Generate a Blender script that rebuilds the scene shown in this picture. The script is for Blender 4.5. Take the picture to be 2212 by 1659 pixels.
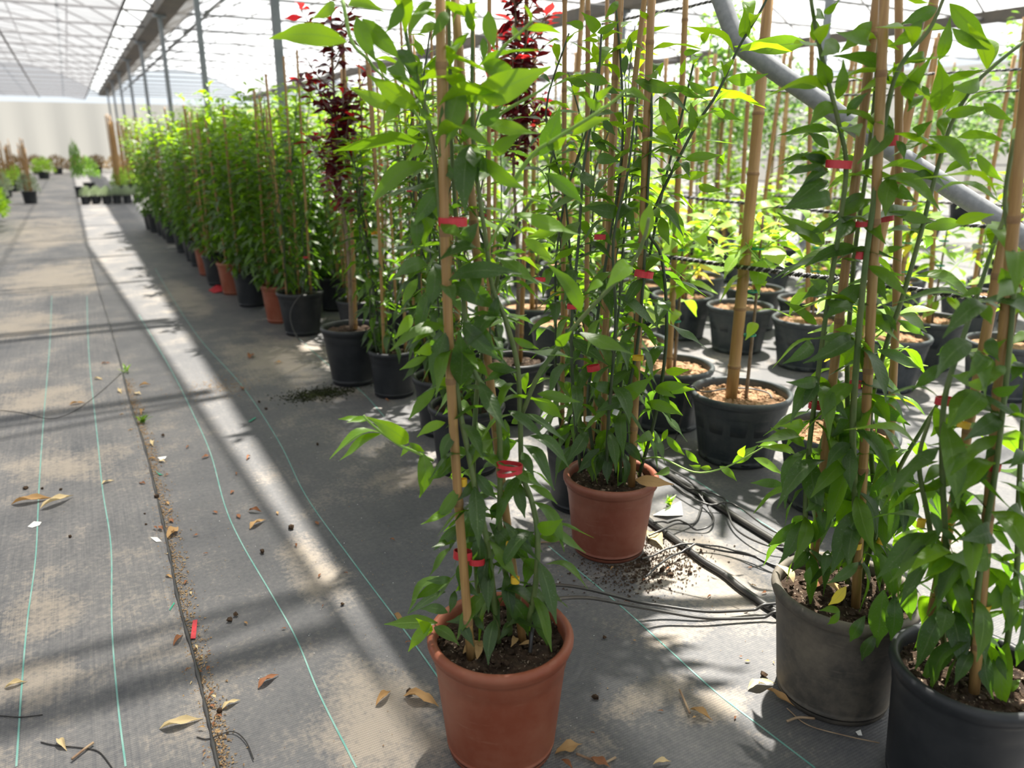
import bpy, bmesh, math, random
import numpy as np
from mathutils import Vector, Matrix

random.seed(7)
rng = np.random.default_rng(7)
scene = bpy.context.scene
col = scene.collection
for o in list(bpy.data.objects):
    bpy.data.objects.remove(o, do_unlink=True)

# ------------------------------------------------------------------ camera
F, CX, CY, CAMH = 1670.0, 1106.0, 829.5, 1.227
PITCH = math.atan(519.5 / F)
YAW = math.radians(28.79)
cam = bpy.data.cameras.new('camera')
cam.sensor_fit = 'HORIZONTAL'
cam.sensor_width = 36.0
cam.lens = F / 2212.0 * 36.0
cam.clip_start = 0.05
cam.clip_end = 300
cam.dof.use_dof = True
cam.dof.focus_distance = 1.9
cam.dof.aperture_fstop = 2.8
cam_ob = bpy.data.objects.new('camera', cam)
col.objects.link(cam_ob)
cam_ob.location = (0, 0, CAMH)
cam_ob.rotation_euler = (math.pi / 2 - PITCH, 0, -YAW)
scene.camera = cam_ob

# ------------------------------------------------------------------ sky, sun, exposure
world = bpy.data.worlds.new('world')
scene.world = world
world.use_nodes = True
bg = world.node_tree.nodes['Background']
bg.inputs['Color'].default_value = (0.87, 0.94, 1.0, 1)
bg.inputs['Strength'].default_value = 0.98
SX, SY = -0.30, -0.30                      # how far a shadow moves for each metre of height
sun = bpy.data.lights.new('sun', 'SUN')
sun.energy = 19.5
sun.angle = math.radians(1.1)
sun.color = (1.0, 0.94, 0.84)
sun_ob = bpy.data.objects.new('sun', sun)
col.objects.link(sun_ob)
sun_ob.location = (3, 4, 9)
sun_ob.rotation_euler = Vector((SX, SY, -1)).to_track_quat('-Z', 'Y').to_euler()
vs = scene.view_settings
vs.view_transform = 'Standard'
vs.look = 'None'
vs.gamma = 1.0
vs.use_curve_mapping = False
vs.exposure = 0.18

# ------------------------------------------------------------------ from a pixel of the photograph to a place
FH = np.array([math.sin(YAW), math.cos(YAW), 0.0])
RT = np.array([math.cos(YAW), -math.sin(YAW), 0.0])
UP = np.array([0, 0, 1.0])
CFW = math.cos(PITCH) * FH - math.sin(PITCH) * UP
CDN = -math.sin(PITCH) * FH - math.cos(PITCH) * UP
CAM = np.array([0, 0, CAMH])


def ray(x, y):
    return CFW + (x - CX) / F * RT + (y - CY) / F * CDN


def ground(x, y, z=0.0):
    d = ray(x, y)
    return CAM + d * (z - CAMH) / d[2]


def at(x, y, f):
    """the point on the pixel's ray in the upright plane that stands f metres ahead"""
    d = ray(x, y)
    return CAM + d * f / (d @ FH)


def at_x(x, y, X):
    d = ray(x, y)
    return CAM + d * X / d[0]


# ------------------------------------------------------------------ objects
def tag(o, label, cat, group=None, kind=None):
    if label:
        o['label'] = label
    if cat:
        o['category'] = cat
    if group:
        o['group'] = group
    if kind:
        o['kind'] = kind
    return o


def obj(name, mesh, parent=None, M=None, kind=None):
    o = bpy.data.objects.new(name, mesh)
    col.objects.link(o)
    if M is not None:
        o.matrix_basis = M
    if parent is not None:
        o.parent = parent
    if kind:
        o['kind'] = kind
    return o


def empty(name, loc):
    o = bpy.data.objects.new(name, None)
    o.empty_display_size = 0.1
    col.objects.link(o)
    o.location = tuple(loc)
    return o


def mesh_from(name, v, f, mat, smooth=True, uv=None):
    m = bpy.data.meshes.new(name)
    m.from_pydata([tuple(map(float, q)) for q in v], [], f)
    if smooth:
        m.polygons.foreach_set('use_smooth', [True] * len(m.polygons))
    if uv is not None:
        lay = m.uv_layers.new(name='UVMap')
        idx = np.empty(len(m.loops), dtype=np.int32)
        m.loops.foreach_get('vertex_index', idx)
        lay.data.foreach_set('uv', np.asarray(uv, dtype=np.float32)[idx].ravel())
    if isinstance(mat, (list, tuple)):
        for q in mat:
            m.materials.append(q)
    elif mat:
        m.materials.append(mat)
    m.update()
    return m


def tube_vf(pts, rad, n=8, cap=True):
    pts = np.asarray(pts, float)
    k = len(pts)
    rad = np.broadcast_to(np.asarray(rad, float), (k,))
    tan = np.gradient(pts, axis=0)
    tan /= np.linalg.norm(tan, axis=1)[:, None] + 1e-12
    a = np.array([0, 0, 1.0]) if abs(tan[0][2]) < 0.8 else np.array([1.0, 0, 0])
    u = np.cross(tan[0], a)
    u /= np.linalg.norm(u)
    v, f = [], []
    ang = np.arange(n) / n * 2 * math.pi
    for i in range(k):
        u = u - tan[i] * (u @ tan[i])
        u /= np.linalg.norm(u)
        w = np.cross(tan[i], u)
        v.append(pts[i] + rad[i] * (np.cos(ang)[:, None] * u + np.sin(ang)[:, None] * w))
    v = np.concatenate(v)
    for i in range(k - 1):
        for j in range(n):
            b = i * n
            f.append((b + j, b + (j + 1) % n, b + n + (j + 1) % n, b + n + j))
    if cap:
        f.append(tuple(range(n))[::-1])
        f.append(tuple(range((k - 1) * n, k * n)))
    return v, f


def join_vf(parts):
    V, Fa, o = [], [], 0
    for v, f in parts:
        v = np.asarray(v, float)
        V.append(v)
        Fa += [tuple(i + o for i in q) for q in f]
        o += len(v)
    return np.concatenate(V), Fa


def box_vf(c, s):
    c, s = np.asarray(c, float), np.asarray(s, float) / 2
    v = np.array([[x, y, z] for x in (-1, 1) for y in (-1, 1) for z in (-1, 1)]) * s + c
    return v, [(0, 1, 3, 2), (4, 6, 7, 5), (0, 4, 5, 1), (2, 3, 7, 6), (0, 2, 6, 4), (1, 5, 7, 3)]


def smooth_path(pts, n=6):
    """Catmull-Rom through the points"""
    p = np.asarray(pts, float)
    if len(p) < 3:
        return np.array([p[0] + (p[-1] - p[0]) * t for t in np.linspace(0, 1, n + 1)])
    q = np.vstack([2 * p[0] - p[1], p, 2 * p[-1] - p[-2]])
    out = []
    for i in range(1, len(q) - 2):
        for t in np.arange(n) / n:
            a, b, c, d = q[i - 1], q[i], q[i + 1], q[i + 2]
            out.append(0.5 * ((2 * b) + (c - a) * t + (2 * a - 5 * b + 4 * c - d) * t * t + (3 * b - a - 3 * c + d) * t ** 3))
    out.append(p[-1])
    return np.array(out)


def lathe_vf(prof, n=40, fn=None):
    v, f = [], []
    for k, (r, z) in enumerate(prof):
        for j in range(n):
            a = 2 * math.pi * j / n
            rr = r + (fn(a, r, z, k) if fn else 0)
            v.append((rr * math.cos(a), rr * math.sin(a), z))
    for k in range(len(prof) - 1):
        for j in range(n):
            f.append((k * n + j, k * n + (j + 1) % n, (k + 1) * n + (j + 1) % n, (k + 1) * n + j))
    return np.array(v), f


# ------------------------------------------------------------------ materials
class NT:
    def __init__(s, name):
        s.m = bpy.data.materials.new(name)
        s.m.use_nodes = True
        s.t = s.m.node_tree
        s.t.nodes.clear()
        s.out = s.n('ShaderNodeOutputMaterial')

    def n(s, typ, **k):
        nd = s.t.nodes.new(typ)
        for a, b in k.items():
            setattr(nd, a, b)
        return nd

    def set(s, sock, val):
        if isinstance(val, bpy.types.NodeSocket):
            s.t.links.new(val, sock)
        elif isinstance(val, (tuple, list)) and len(val) == 3 and sock.type == 'RGBA':
            sock.default_value = (*val, 1)
        else:
            sock.default_value = val

    def math(s, op, a, b=0.0, c=None):
        nd = s.n('ShaderNodeMath', operation=op)
        s.set(nd.inputs[0], a)
        s.set(nd.inputs[1], b)
        if c is not None:
            s.set(nd.inputs[2], c)
        return nd.outputs[0]

    def mix(s, f, a, b):
        nd = s.n('ShaderNodeMix', data_type='RGBA')
        s.set(nd.inputs[0], f)
        s.set(nd.inputs[6], a)
        s.set(nd.inputs[7], b)
        return nd.outputs[2]

    def ramp(s, f, lo, hi):
        nd = s.n('ShaderNodeMapRange')
        nd.inputs[1].default_value = lo
        nd.inputs[2].default_value = hi
        s.set(nd.inputs[0], f)
        return nd.outputs[0]

    def coord(s, which='Object', scale=(1, 1, 1)):
        tc = s.n('ShaderNodeTexCoord')
        mp = s.n('ShaderNodeMapping')
        mp.inputs['Scale'].default_value = scale
        s.t.links.new(tc.outputs[which], mp.inputs[0])
        return mp.outputs[0]

    def noise(s, vec, scale, detail=3.0, rough=0.55):
        nd = s.n('ShaderNodeTexNoise')
        s.set(nd.inputs['Vector'], vec)
        nd.inputs['Scale'].default_value = scale
        nd.inputs['Detail'].default_value = detail
        nd.inputs['Roughness'].default_value = rough
        return nd.outputs[0]

    def bump(s, h, strength=0.3, dist=0.01):
        nd = s.n('ShaderNodeBump')
        nd.inputs['Strength'].default_value = strength
        nd.inputs['Distance'].default_value = dist
        s.set(nd.inputs['Height'], h)
        return nd.outputs[0]

    def bsdf(s, color, rough=0.6, spec=0.5, metal=0.0, normal=None):
        b = s.n('ShaderNodeBsdfPrincipled')
        s.set(b.inputs['Base Color'], color)
        s.set(b.inputs['Roughness'], rough)
        s.set(b.inputs['Metallic'], metal)
        s.set(b.inputs['Specular IOR Level'], spec)
        if normal is not None:
            s.set(b.inputs['Normal'], normal)
        return b.outputs[0]

    def end(s, sh):
        s.t.links.new(sh, s.out.inputs[0])
        return s.m

    def mixsh(s, f, a, b):
        nd = s.n('ShaderNodeMixShader')
        s.set(nd.inputs[0], f)
        s.t.links.new(a, nd.inputs[1])
        s.t.links.new(b, nd.inputs[2])
        return nd.outputs[0]

    def rnd(s):
        return s.n('ShaderNodeObjectInfo').outputs['Random']


def leaf_mat(name, c1, c2, trans, vein, rough=0.36, tf=0.42, dust=0.0, spec=0.45):
    t = NT(name)
    uv = t.n('ShaderNodeUVMap').outputs[0]
    sp = t.n('ShaderNodeSeparateXYZ')
    t.t.links.new(uv, sp.inputs[0])
    u, v = sp.outputs[0], sp.outputs[1]
    av = t.math('ABSOLUTE', t.math('SUBTRACT', v, 0.5))
    rib = t.math('SUBTRACT', 1.0, t.ramp(av, 0.014, 0.045))
    w = t.math('SINE', t.math('MULTIPLY', t.math('SUBTRACT', t.math('MULTIPLY', u, 1.0), t.math('MULTIPLY', av, 0.30)), 75.0))
    side = t.math('MULTIPLY', t.ramp(w, 0.80, 1.0), 0.28)
    ns = t.noise(t.coord('Object', (1, 1, 1)), 6.0, 2.0)
    base = t.mix(t.rnd(), c1, c2)
    base = t.mix(t.math('MULTIPLY', t.ramp(ns, 0.3, 0.75), 0.35), base, c2)
    base = t.mix(t.math('MULTIPLY', t.math('MAXIMUM', rib, side), 0.75), base, vein)
    if dust:
        fl = t.noise(t.coord('Object', (1, 1, 1)), 42.0, 2.0, 0.7)
        base = t.mix(t.math('MULTIPLY', t.ramp(fl, 0.62, 0.72), dust), base, (0.30, 0.33, 0.28))
    tr = t.n('ShaderNodeBsdfTranslucent')
    t.set(tr.inputs[0], t.mix(t.math('MULTIPLY', t.math('MAXIMUM', rib, side), 0.5), trans, c1))
    p = t.bsdf(base, rough, spec, normal=t.bump(t.math('ADD', w, t.math('MULTIPLY', rib, -2.0)), 0.05, 0.004))
    return t.end(t.mixsh(tf, p, tr.outputs[0]))


LEAFM = {
    'd': leaf_mat('leaf_dark', (0.023, 0.052, 0.016), (0.038, 0.076, 0.022), (0.15, 0.34, 0.012), (0.13, 0.20, 0.07), dust=0.5, rough=0.36),
    'm': leaf_mat('leaf_mid', (0.038, 0.092, 0.010), (0.062, 0.130, 0.014), (0.26, 0.51, 0.008), (0.16, 0.27, 0.05), dust=0.2),
    'y': leaf_mat('leaf_young', (0.095, 0.220, 0.012), (0.140, 0.280, 0.018), (0.40, 0.67, 0.008), (0.22, 0.38, 0.06)),
}
M_YEL = leaf_mat('leaf_lime', (0.17, 0.32, 0.035), (0.26, 0.40, 0.05), (0.38, 0.66, 0.02), (0.40, 0.50, 0.14), tf=0.45)
M_GOLD = leaf_mat('leaf_yellow', (0.62, 0.50, 0.05), (0.7, 0.55, 0.08), (0.9, 0.75, 0.05), (0.6, 0.5, 0.1), tf=0.5)
M_PURP = leaf_mat('leaf_purple', (0.030, 0.012, 0.017), (0.055, 0.014, 0.022), (0.38, 0.015, 0.02), (0.09, 0.03, 0.04), rough=0.35, tf=0.3)
M_RED = leaf_mat('leaf_red', (0.16, 0.010, 0.018), (0.28, 0.015, 0.02), (0.8, 0.03, 0.03), (0.3, 0.05, 0.05), tf=0.5)
M_SILV = leaf_mat('leaf_silver', (0.20, 0.25, 0.19), (0.27, 0.32, 0.22), (0.35, 0.45, 0.2), (0.3, 0.36, 0.3), tf=0.3)
M_DRY = leaf_mat('leaf_dry', (0.34, 0.20, 0.085), (0.46, 0.30, 0.14), (0.45, 0.25, 0.08), (0.36, 0.22, 0.1), rough=0.75, tf=0.2, spec=0.2)
M_DRYR = leaf_mat('leaf_dry_brown', (0.22, 0.095, 0.045), (0.27, 0.12, 0.06), (0.3, 0.12, 0.04), (0.2, 0.1, 0.05), rough=0.75, tf=0.15, spec=0.2)
M_DRYP = leaf_mat('leaf_dry_pale', (0.50, 0.40, 0.22), (0.60, 0.48, 0.28), (0.5, 0.4, 0.2), (0.5, 0.38, 0.2), rough=0.8, tf=0.2, spec=0.2)
M_BG = leaf_mat('leaf_tree', (0.13, 0.24, 0.04), (0.20, 0.32, 0.06), (0.40, 0.64, 0.05), (0.2, 0.3, 0.1), tf=0.45)
M_BGD = leaf_mat('leaf_tree_dark', (0.045, 0.11, 0.035), (0.08, 0.16, 0.045), (0.25, 0.48, 0.05), (0.1, 0.2, 0.08), tf=0.45)
M_OLIVE = leaf_mat('leaf_brown', (0.18, 0.11, 0.05), (0.24, 0.16, 0.07), (0.3, 0.2, 0.06), (0.2, 0.15, 0.1), tf=0.3)


def bamboo():
    t = NT('bamboo')
    s = t.noise(t.coord('Object', (60, 60, 1.6)), 3.0, 4.0, 0.6)
    b = t.noise(t.coord('Object', (5, 5, 3)), 2.0, 3.0)
    c = t.mix(t.ramp(s, 0.35, 0.7), (0.36, 0.215, 0.072), (0.26, 0.140, 0.050))
    c = t.mix(t.math('MULTIPLY', t.ramp(b, 0.45, 0.75), 0.5), c, (0.42, 0.30, 0.13))
    c = t.mix(t.math('MULTIPLY', t.rnd(), 0.45), c, (0.26, 0.135, 0.055))
    return t.end(t.bsdf(c, 0.42, 0.45, normal=t.bump(s, 0.15, 0.002)))


def cane_node_mat():
    t = NT('bamboo_node')
    n = t.noise(t.coord('Object'), 60.0)
    return t.end(t.bsdf(t.mix(n, (0.16, 0.08, 0.035), (0.30, 0.18, 0.08)), 0.7))


def pot_mat(name, c1, c2, dust, dusty, rough=0.45):
    t = NT(name)
    co = t.coord('Object')
    n = t.noise(co, 7.0, 4.0, 0.6)
    f = t.noise(co, 60.0, 3.0, 0.7)
    st = t.noise(t.coord('Object', (9, 9, 60)), 1.5, 3.0)
    c = t.mix(t.ramp(n, 0.3, 0.7), c1, c2)
    d = t.math('MULTIPLY', t.ramp(t.math('ADD', n, t.math('MULTIPLY', f, 0.35)), 0.55, 0.95), dusty)
    c = t.mix(d, c, dust)
    c = t.mix(t.math('MULTIPLY', t.ramp(st, 0.66, 0.74), 0.25 * min(1, dusty + .35)), c, dust)
    return t.end(t.bsdf(c, t.math('ADD', t.math('MULTIPLY', d, 0.3), rough), 0.28, normal=t.bump(f, 0.05, 0.003)))


M_TERRA = pot_mat('pot_terracotta', (0.200, 0.052, 0.026), (0.235, 0.066, 0.034), (0.36, 0.20, 0.13), 0.28)
M_TERRA2 = pot_mat('pot_terracotta_dark', (0.165, 0.048, 0.029), (0.195, 0.060, 0.036), (0.30, 0.17, 0.12), 0.35)
M_BLACK = pot_mat('pot_black', (0.014, 0.016, 0.019), (0.020, 0.023, 0.027), (0.10, 0.095, 0.09), 0.16)
M_BLUE = pot_mat('pot_slate', (0.026, 0.034, 0.042), (0.036, 0.045, 0.054), (0.20, 0.19, 0.17), 0.28)
M_GREYP = pot_mat('pot_dusty_grey', (0.050, 0.047, 0.042), (0.080, 0.073, 0.062), (0.20, 0.17, 0.13), 0.75, rough=0.6)


def soil_mat(name, a, b, c):
    t = NT(name)
    co = t.coord('Object')
    n = t.noise(co, 45.0, 4.0, 0.7)
    s = t.noise(co, 150.0, 2.0)
    k = t.mix(t.ramp(n, 0.35, 0.7), a, b)
    k = t.mix(t.ramp(s, 0.64, 0.70), k, c)
    return t.end(t.bsdf(k, 0.9, 0.2, normal=t.bump(n, 0.8, 0.01)))


M_SOIL = soil_mat('soil_dark', (0.020, 0.013, 0.009), (0.060, 0.038, 0.024), (0.30, 0.24, 0.18))
M_SOILB = soil_mat('soil_brown', (0.20, 0.11, 0.06), (0.38, 0.24, 0.14), (0.55, 0.44, 0.30))


def plain(name, c, rough=0.6, spec=0.4, metal=0.0, c2=None, sc=30.0, tf=0.0):
    t = NT(name)
    if c2:
        c = t.mix(t.ramp(t.noise(t.coord('Object'), sc, 3.0), 0.35, 0.7), c, c2)
    b = t.bsdf(c, rough, spec, metal)
    if tf:
        tr = t.n('ShaderNodeBsdfTranslucent')
        t.set(tr.inputs[0], c)
        b = t.mixsh(tf, b, tr.outputs[0])
    return t.end(b)


M_BAMBOO, M_CNODE = bamboo(), cane_node_mat()
M_STEM = plain('stem_green', (0.075, 0.13, 0.035), 0.5, c2=(0.14, 0.17, 0.06), sc=20)
M_STEMY = plain('stem_young', (0.20, 0.36, 0.06), 0.45, c2=(0.27, 0.42, 0.10), sc=20)
M_STEMD = plain('stem_dark', (0.035, 0.06, 0.025), 0.5, c2=(0.06, 0.075, 0.04), sc=20)
M_WOOD = plain('trunk_brown', (0.13, 0.09, 0.06), 0.8, c2=(0.24, 0.18, 0.13), sc=25)
M_TIER = plain('tie_red', (0.55, 0.022, 0.035), 0.4, 0.5, c2=(0.62, 0.05, 0.06), sc=40, tf=0.12)
M_TIEY = plain('tie_yellow', (0.80, 0.52, 0.04), 0.4, 0.5, tf=0.15)
M_TIEG = plain('tie_green', (0.0, 0.22, 0.13), 0.4, 0.5)
M_TIEW = plain('tie_white', (0.8, 0.8, 0.8), 0.5)
M_HOSE = plain('hose_black', (0.016, 0.016, 0.017), 0.38, 0.5, c2=(0.045, 0.043, 0.04), sc=8)
M_WIRE = plain('wire_black', (0.02, 0.018, 0.017), 0.5)
M_STEEL = plain('steel_galvanised', (0.20, 0.21, 0.22), 0.5, 0.5, 0.25, c2=(0.26, 0.27, 0.28), sc=60)
M_POST = plain('steel_painted', (0.15, 0.165, 0.18), 0.6, 0.3, 0.1, c2=(0.20, 0.215, 0.23), sc=9)
M_RAFT = plain('steel_dark', (0.16, 0.16, 0.165), 0.6, 0.4, 0.1)
M_GUT = plain('gutter_steel', (0.075, 0.070, 0.064), 0.7, 0.2, 0.1, c2=(0.12, 0.10, 0.08), sc=2)
M_ROPEA = plain('rope_black', (0.012, 0.012, 0.013), 0.5, c2=(0.03, 0.03, 0.032), sc=90)
M_ROPEB = plain('rope_grey', (0.33, 0.33, 0.34), 0.5)
M_STRIPE = plain('mat_stripe', (0.10, 0.27, 0.235), 0.6, 0.3, c2=(0.21, 0.34, 0.305), sc=14)
M_PAPER = plain('white_scrap', (0.80, 0.80, 0.78), 0.7, tf=0.2)
M_CLOD = plain('soil_clod', (0.030, 0.020, 0.014), 0.95, 0.1, c2=(0.075, 0.05, 0.032), sc=90)
M_TWIG = plain('twig', (0.17, 0.10, 0.06), 0.8, c2=(0.40, 0.30, 0.19), sc=18)
M_CRUMB = plain('crumbs', (0.22, 0.13, 0.07), 0.9, 0.1, c2=(0.46, 0.34, 0.19), sc=200)
M_MOSS = plain('moss_soil', (0.014, 0.016, 0.008), 0.95, 0.1, c2=(0.04, 0.05, 0.018), sc=60)


def floor_mat(name, streak, dustlev, spots=()):
    t = NT(name)
    co = t.coord('Object')
    sp = t.n('ShaderNodeSeparateXYZ')
    t.t.links.new(co, sp.inputs[0])
    base = t.mix(t.noise(co, 900.0, 1.0), (0.030, 0.033, 0.040), (0.105, 0.110, 0.121))
    # woven ribs along the length of the sheet
    wx = t.math('SINE', t.math('MULTIPLY', sp.outputs[0], 1250.0))
    wy = t.math('SINE', t.math('ADD', t.math('MULTIPLY', sp.outputs[1], 950.0), t.math('MULTIPLY', wx, 1.2)))
    weave = t.math('MULTIPLY', wx, wy)
    big = t.noise(t.coord('Object', (1.5, 0.8, 1)), 1.0, 4.0, 0.62)
    mid = t.noise(co, 5.0, 5.0, 0.65)
    fine = t.noise(co, 70.0, 3.0, 0.7)
    st = t.noise(t.coord('Object', (70, 1.3, 1)), 1.0, 3.0, 0.7)
    st2 = t.noise(t.coord('Object', (260, 3.0, 1)), 1.0, 2.0, 0.7)
    rib = t.math('ADD', t.math('MULTIPLY', t.math('SUBTRACT', st, 0.5), 1.6 * streak), t.math('MULTIPLY', t.math('SUBTRACT', st2, 0.5), 1.5 * streak))
    # soft film of dust everywhere, heavier in patches, scraped in streaks
    s = t.math('ADD', t.math('MULTIPLY', t.math('SUBTRACT', big, 0.5), 1.3), t.math('MULTIPLY', t.math('SUBTRACT', mid, 0.5), 0.7))
    s = t.math('ADD', t.math('ADD', s, rib), t.math('MULTIPLY', t.math('SUBTRACT', fine, 0.5), 1.0))
    soft = t.math('MULTIPLY', t.ramp(s, -0.42, 0.36), dustlev)
    h = t.math('ADD', t.math('MULTIPLY', t.math('SUBTRACT', big, 0.5), 1.1), t.math('MULTIPLY', t.math('SUBTRACT', mid, 0.5), 1.1))
    h = t.math('ADD', t.math('ADD', h, t.math('MULTIPLY', rib, 0.5)), t.math('MULTIPLY', t.math('SUBTRACT', fine, 0.5), 0.8))
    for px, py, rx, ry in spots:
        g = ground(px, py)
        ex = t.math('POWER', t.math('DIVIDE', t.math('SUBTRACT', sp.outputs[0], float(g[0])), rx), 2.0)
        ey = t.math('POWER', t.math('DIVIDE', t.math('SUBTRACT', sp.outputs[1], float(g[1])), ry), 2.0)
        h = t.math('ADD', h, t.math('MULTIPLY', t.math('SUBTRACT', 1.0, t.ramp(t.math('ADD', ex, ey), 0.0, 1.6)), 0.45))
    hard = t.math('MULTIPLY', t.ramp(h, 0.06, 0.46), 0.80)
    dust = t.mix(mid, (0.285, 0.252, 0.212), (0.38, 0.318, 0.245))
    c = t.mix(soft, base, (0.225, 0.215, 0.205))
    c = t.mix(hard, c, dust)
    thr = t.ramp(weave, -0.9, 0.6)
    c = t.mix(t.math('MULTIPLY', t.math('SUBTRACT', 1.0, thr), 0.45), c, (0.03, 0.031, 0.035))
    hgt = t.math('ADD', t.math('MULTIPLY', weave, 0.5), t.math('ADD', t.math('MULTIPLY', st, 2.5 * streak), t.math('MULTIPLY', mid, 3.0)))
    return t.end(t.bsdf(c, 0.6, 0.35, normal=t.bump(hgt, 0.35, 0.0025)))


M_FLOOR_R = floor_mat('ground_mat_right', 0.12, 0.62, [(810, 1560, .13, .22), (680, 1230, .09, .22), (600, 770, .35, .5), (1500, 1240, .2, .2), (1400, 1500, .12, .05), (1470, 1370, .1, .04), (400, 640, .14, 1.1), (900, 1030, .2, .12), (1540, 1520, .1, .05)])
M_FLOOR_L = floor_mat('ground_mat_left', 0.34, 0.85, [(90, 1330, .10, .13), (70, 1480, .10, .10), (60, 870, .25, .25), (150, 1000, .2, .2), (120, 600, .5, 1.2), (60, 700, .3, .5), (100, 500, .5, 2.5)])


def net_mat(name, open_, c, scale):
    t = NT(name)
    co = t.coord('Object')
    n = t.noise(co, 2.2, 3.0)
    bnd = t.noise(t.coord('Object', scale), 1.0, 2.0)
    tr = t.n('ShaderNodeBsdfTransparent')
    d = t.n('ShaderNodeBsdfDiffuse')
    t.set(d.inputs[0], c)
    tl = t.n('ShaderNodeBsdfTranslucent')
    t.set(tl.inputs[0], c)
    dd = t.mixsh(0.5, d.outputs[0], tl.outputs[0])
    f = t.math('ADD', open_ - 0.16, t.math('MULTIPLY', t.math('ADD', n, bnd), 0.16))
    return t.end(t.mixsh(f, dd, tr.outputs[0]))


def film_mat(name, clear, c=(0.92, 0.94, 0.96)):
    t = NT(name)
    tr = t.n('ShaderNodeBsdfTransparent')
    tl = t.n('ShaderNodeBsdfTranslucent')
    t.set(tl.inputs[0], c)
    return t.end(t.mixsh(clear, tl.outputs[0], tr.outputs[0]))


M_NET = net_mat('shade_net', 0.29, (0.13, 0.13, 0.14), (0.5, 3.0, 1))
M_NETD = net_mat('added_shade_dense', 0.10, (0.09, 0.087, 0.084), (8, 0.5, 1))
M_FILM = film_mat('greenhouse_film', 0.80)
M_CURT = film_mat('white_curtain', 0.06, (0.25, 0.245, 0.228))

# ================================================================== the setting
# floor: right-hand sheet of woven mat, the left-hand sheet laps over it at the seam
v = [(-14, -6, 0), (26, -6, 0), (26, 46, 0), (-14, 46, 0)]
floor = tag(obj('floor', mesh_from('floor', v, [(0, 1, 2, 3)], M_FLOOR_R, False)), 'grey woven ground mat covering the greenhouse floor', None, kind='structure')
seam_px = [(160, 430), (180, 500), (205, 600), (235, 700), (258, 780), (280, 870), (310, 960), (340, 1080), (362, 1180), (385, 1300), (420, 1430), (445, 1540), (470, 1659)]
seam = [ground(*q) for q in seam_px]
seam = [np.array([0.09, q, 0]) for q in (-6, -4.5, -3, -1.8, -.8, 0, .5, .95, 1.2)] + seam[::-1] + [np.array([-0.06, 46, 0])]
seam = smooth_path(seam, 8)
sv, sf = [], []
for i, q in enumerate(seam):
    sv += [(-13.9, q[1], 0.0030), (q[0], q[1], 0.0032), (q[0], q[1], 0.0002)]
    if i:
        b = 3 * i
        sf += [(b - 3, b - 2, b + 1, b), (b - 2, b - 1, b + 2, b + 1)]
obj('mat_sheet', mesh_from('mat_sheet', sv, sf, M_FLOOR_L, False), floor)
k = len(seam)
hr = 0.0042 + 0.0022 * np.sin(np.arange(k) * 1.7) * np.sin(np.arange(k) * 0.6)
near = [i for i in range(k) if seam[i][1] < 12]
hv, hf = tube_vf([seam[i] + (0.001, 0, 0.0035) for i in near], [hr[i] for i in near], 6)
obj('mat_hem', mesh_from('mat_hem', hv, hf, M_HOSE), floor)

stripes = [
    [(112, 640), (108, 740), (95, 900), (85, 1050), (78, 1200), (60, 1340), (48, 1480), (36, 1659)],
    [(188, 640), (190, 720), (195, 800), (212, 960), (222, 1060), (240, 1180), (242, 1350), (255, 1520), (272, 1659)],
    [(300, 680), (370, 800), (420, 900), (455, 980), (485, 1090), (520, 1170), (590, 1290), (640, 1380), (690, 1500), (770, 1659)],
    [(335, 580), (370, 640), (430, 730), (520, 830), (600, 950), (660, 1070), (760, 1210), (850, 1330), (930, 1440), (1080, 1659)],
    [(1185, 1180), (1330, 1300), (1430, 1390), (1540, 1490), (1650, 1575), (1760, 1659)],
    [(1490, 1030), (1540, 1062), (1592, 1096), (1680, 1150)],
    [(600, 690), (700, 780), (780, 845), (830, 900)],
]


def ribbon(pts, w, z, thick=0.0008):
    """a flat strip lying on the ground"""
    p = smooth_path(pts, 6)
    t = np.gradient(p, axis=0)
    s = np.stack([t[:, 1], -t[:, 0], 0 * t[:, 0]], 1)
    s /= np.linalg.norm(s, axis=1)[:, None] + 1e-9
    v, f = [], []
    for i in range(len(p)):
        a = p[i] - s[i] * w / 2
        b = p[i] + s[i] * w / 2
        v += [(a[0], a[1], z - thick), (a[0], a[1], z), (b[0], b[1], z), (b[0], b[1], z - thick)]
        if i:
            k = 4 * i
            f += [(k - 4, k - 3, k + 1, k), (k - 3, k - 2, k + 2, k + 1), (k - 2, k - 1, k + 3, k + 2)]
    return v, f


for i, s in enumerate(stripes):
    v, f = ribbon([ground(*q) for q in s], 0.0040, 0.0042 if i < 2 else 0.0012)
    obj('guide_stripe', mesh_from('guide_stripe', v, f, M_STRIPE, False), floor)

# end wall and side walls
def sheet(name, pts, nx, fn, mat, smooth=True):
    """curtain-like sheet: pts = (a, b, z0, z1), fn(t, h) = sideways offset"""
    a, b, z0, z1 = pts
    a, b = np.array([*a, 0.0]), np.array([*b, 0.0])
    d = (b - a) / np.linalg.norm(b - a)
    nrm = np.array([d[1], -d[0], 0])
    v, f = [], []
    nz = 5
    for i in range(nx + 1):
        for j in range(nz + 1):
            t, h = i / nx, j / nz
            v.append(a + (b - a) * t + nrm * fn(t, h) + UP * (z0 + (z1 - z0) * h))
            if i and j:
                k = i * (nz + 1) + j
                f.append((k - nz - 2, k - 1, k, k - nz - 1))
    return mesh_from(name, v, f, mat, smooth)


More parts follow.
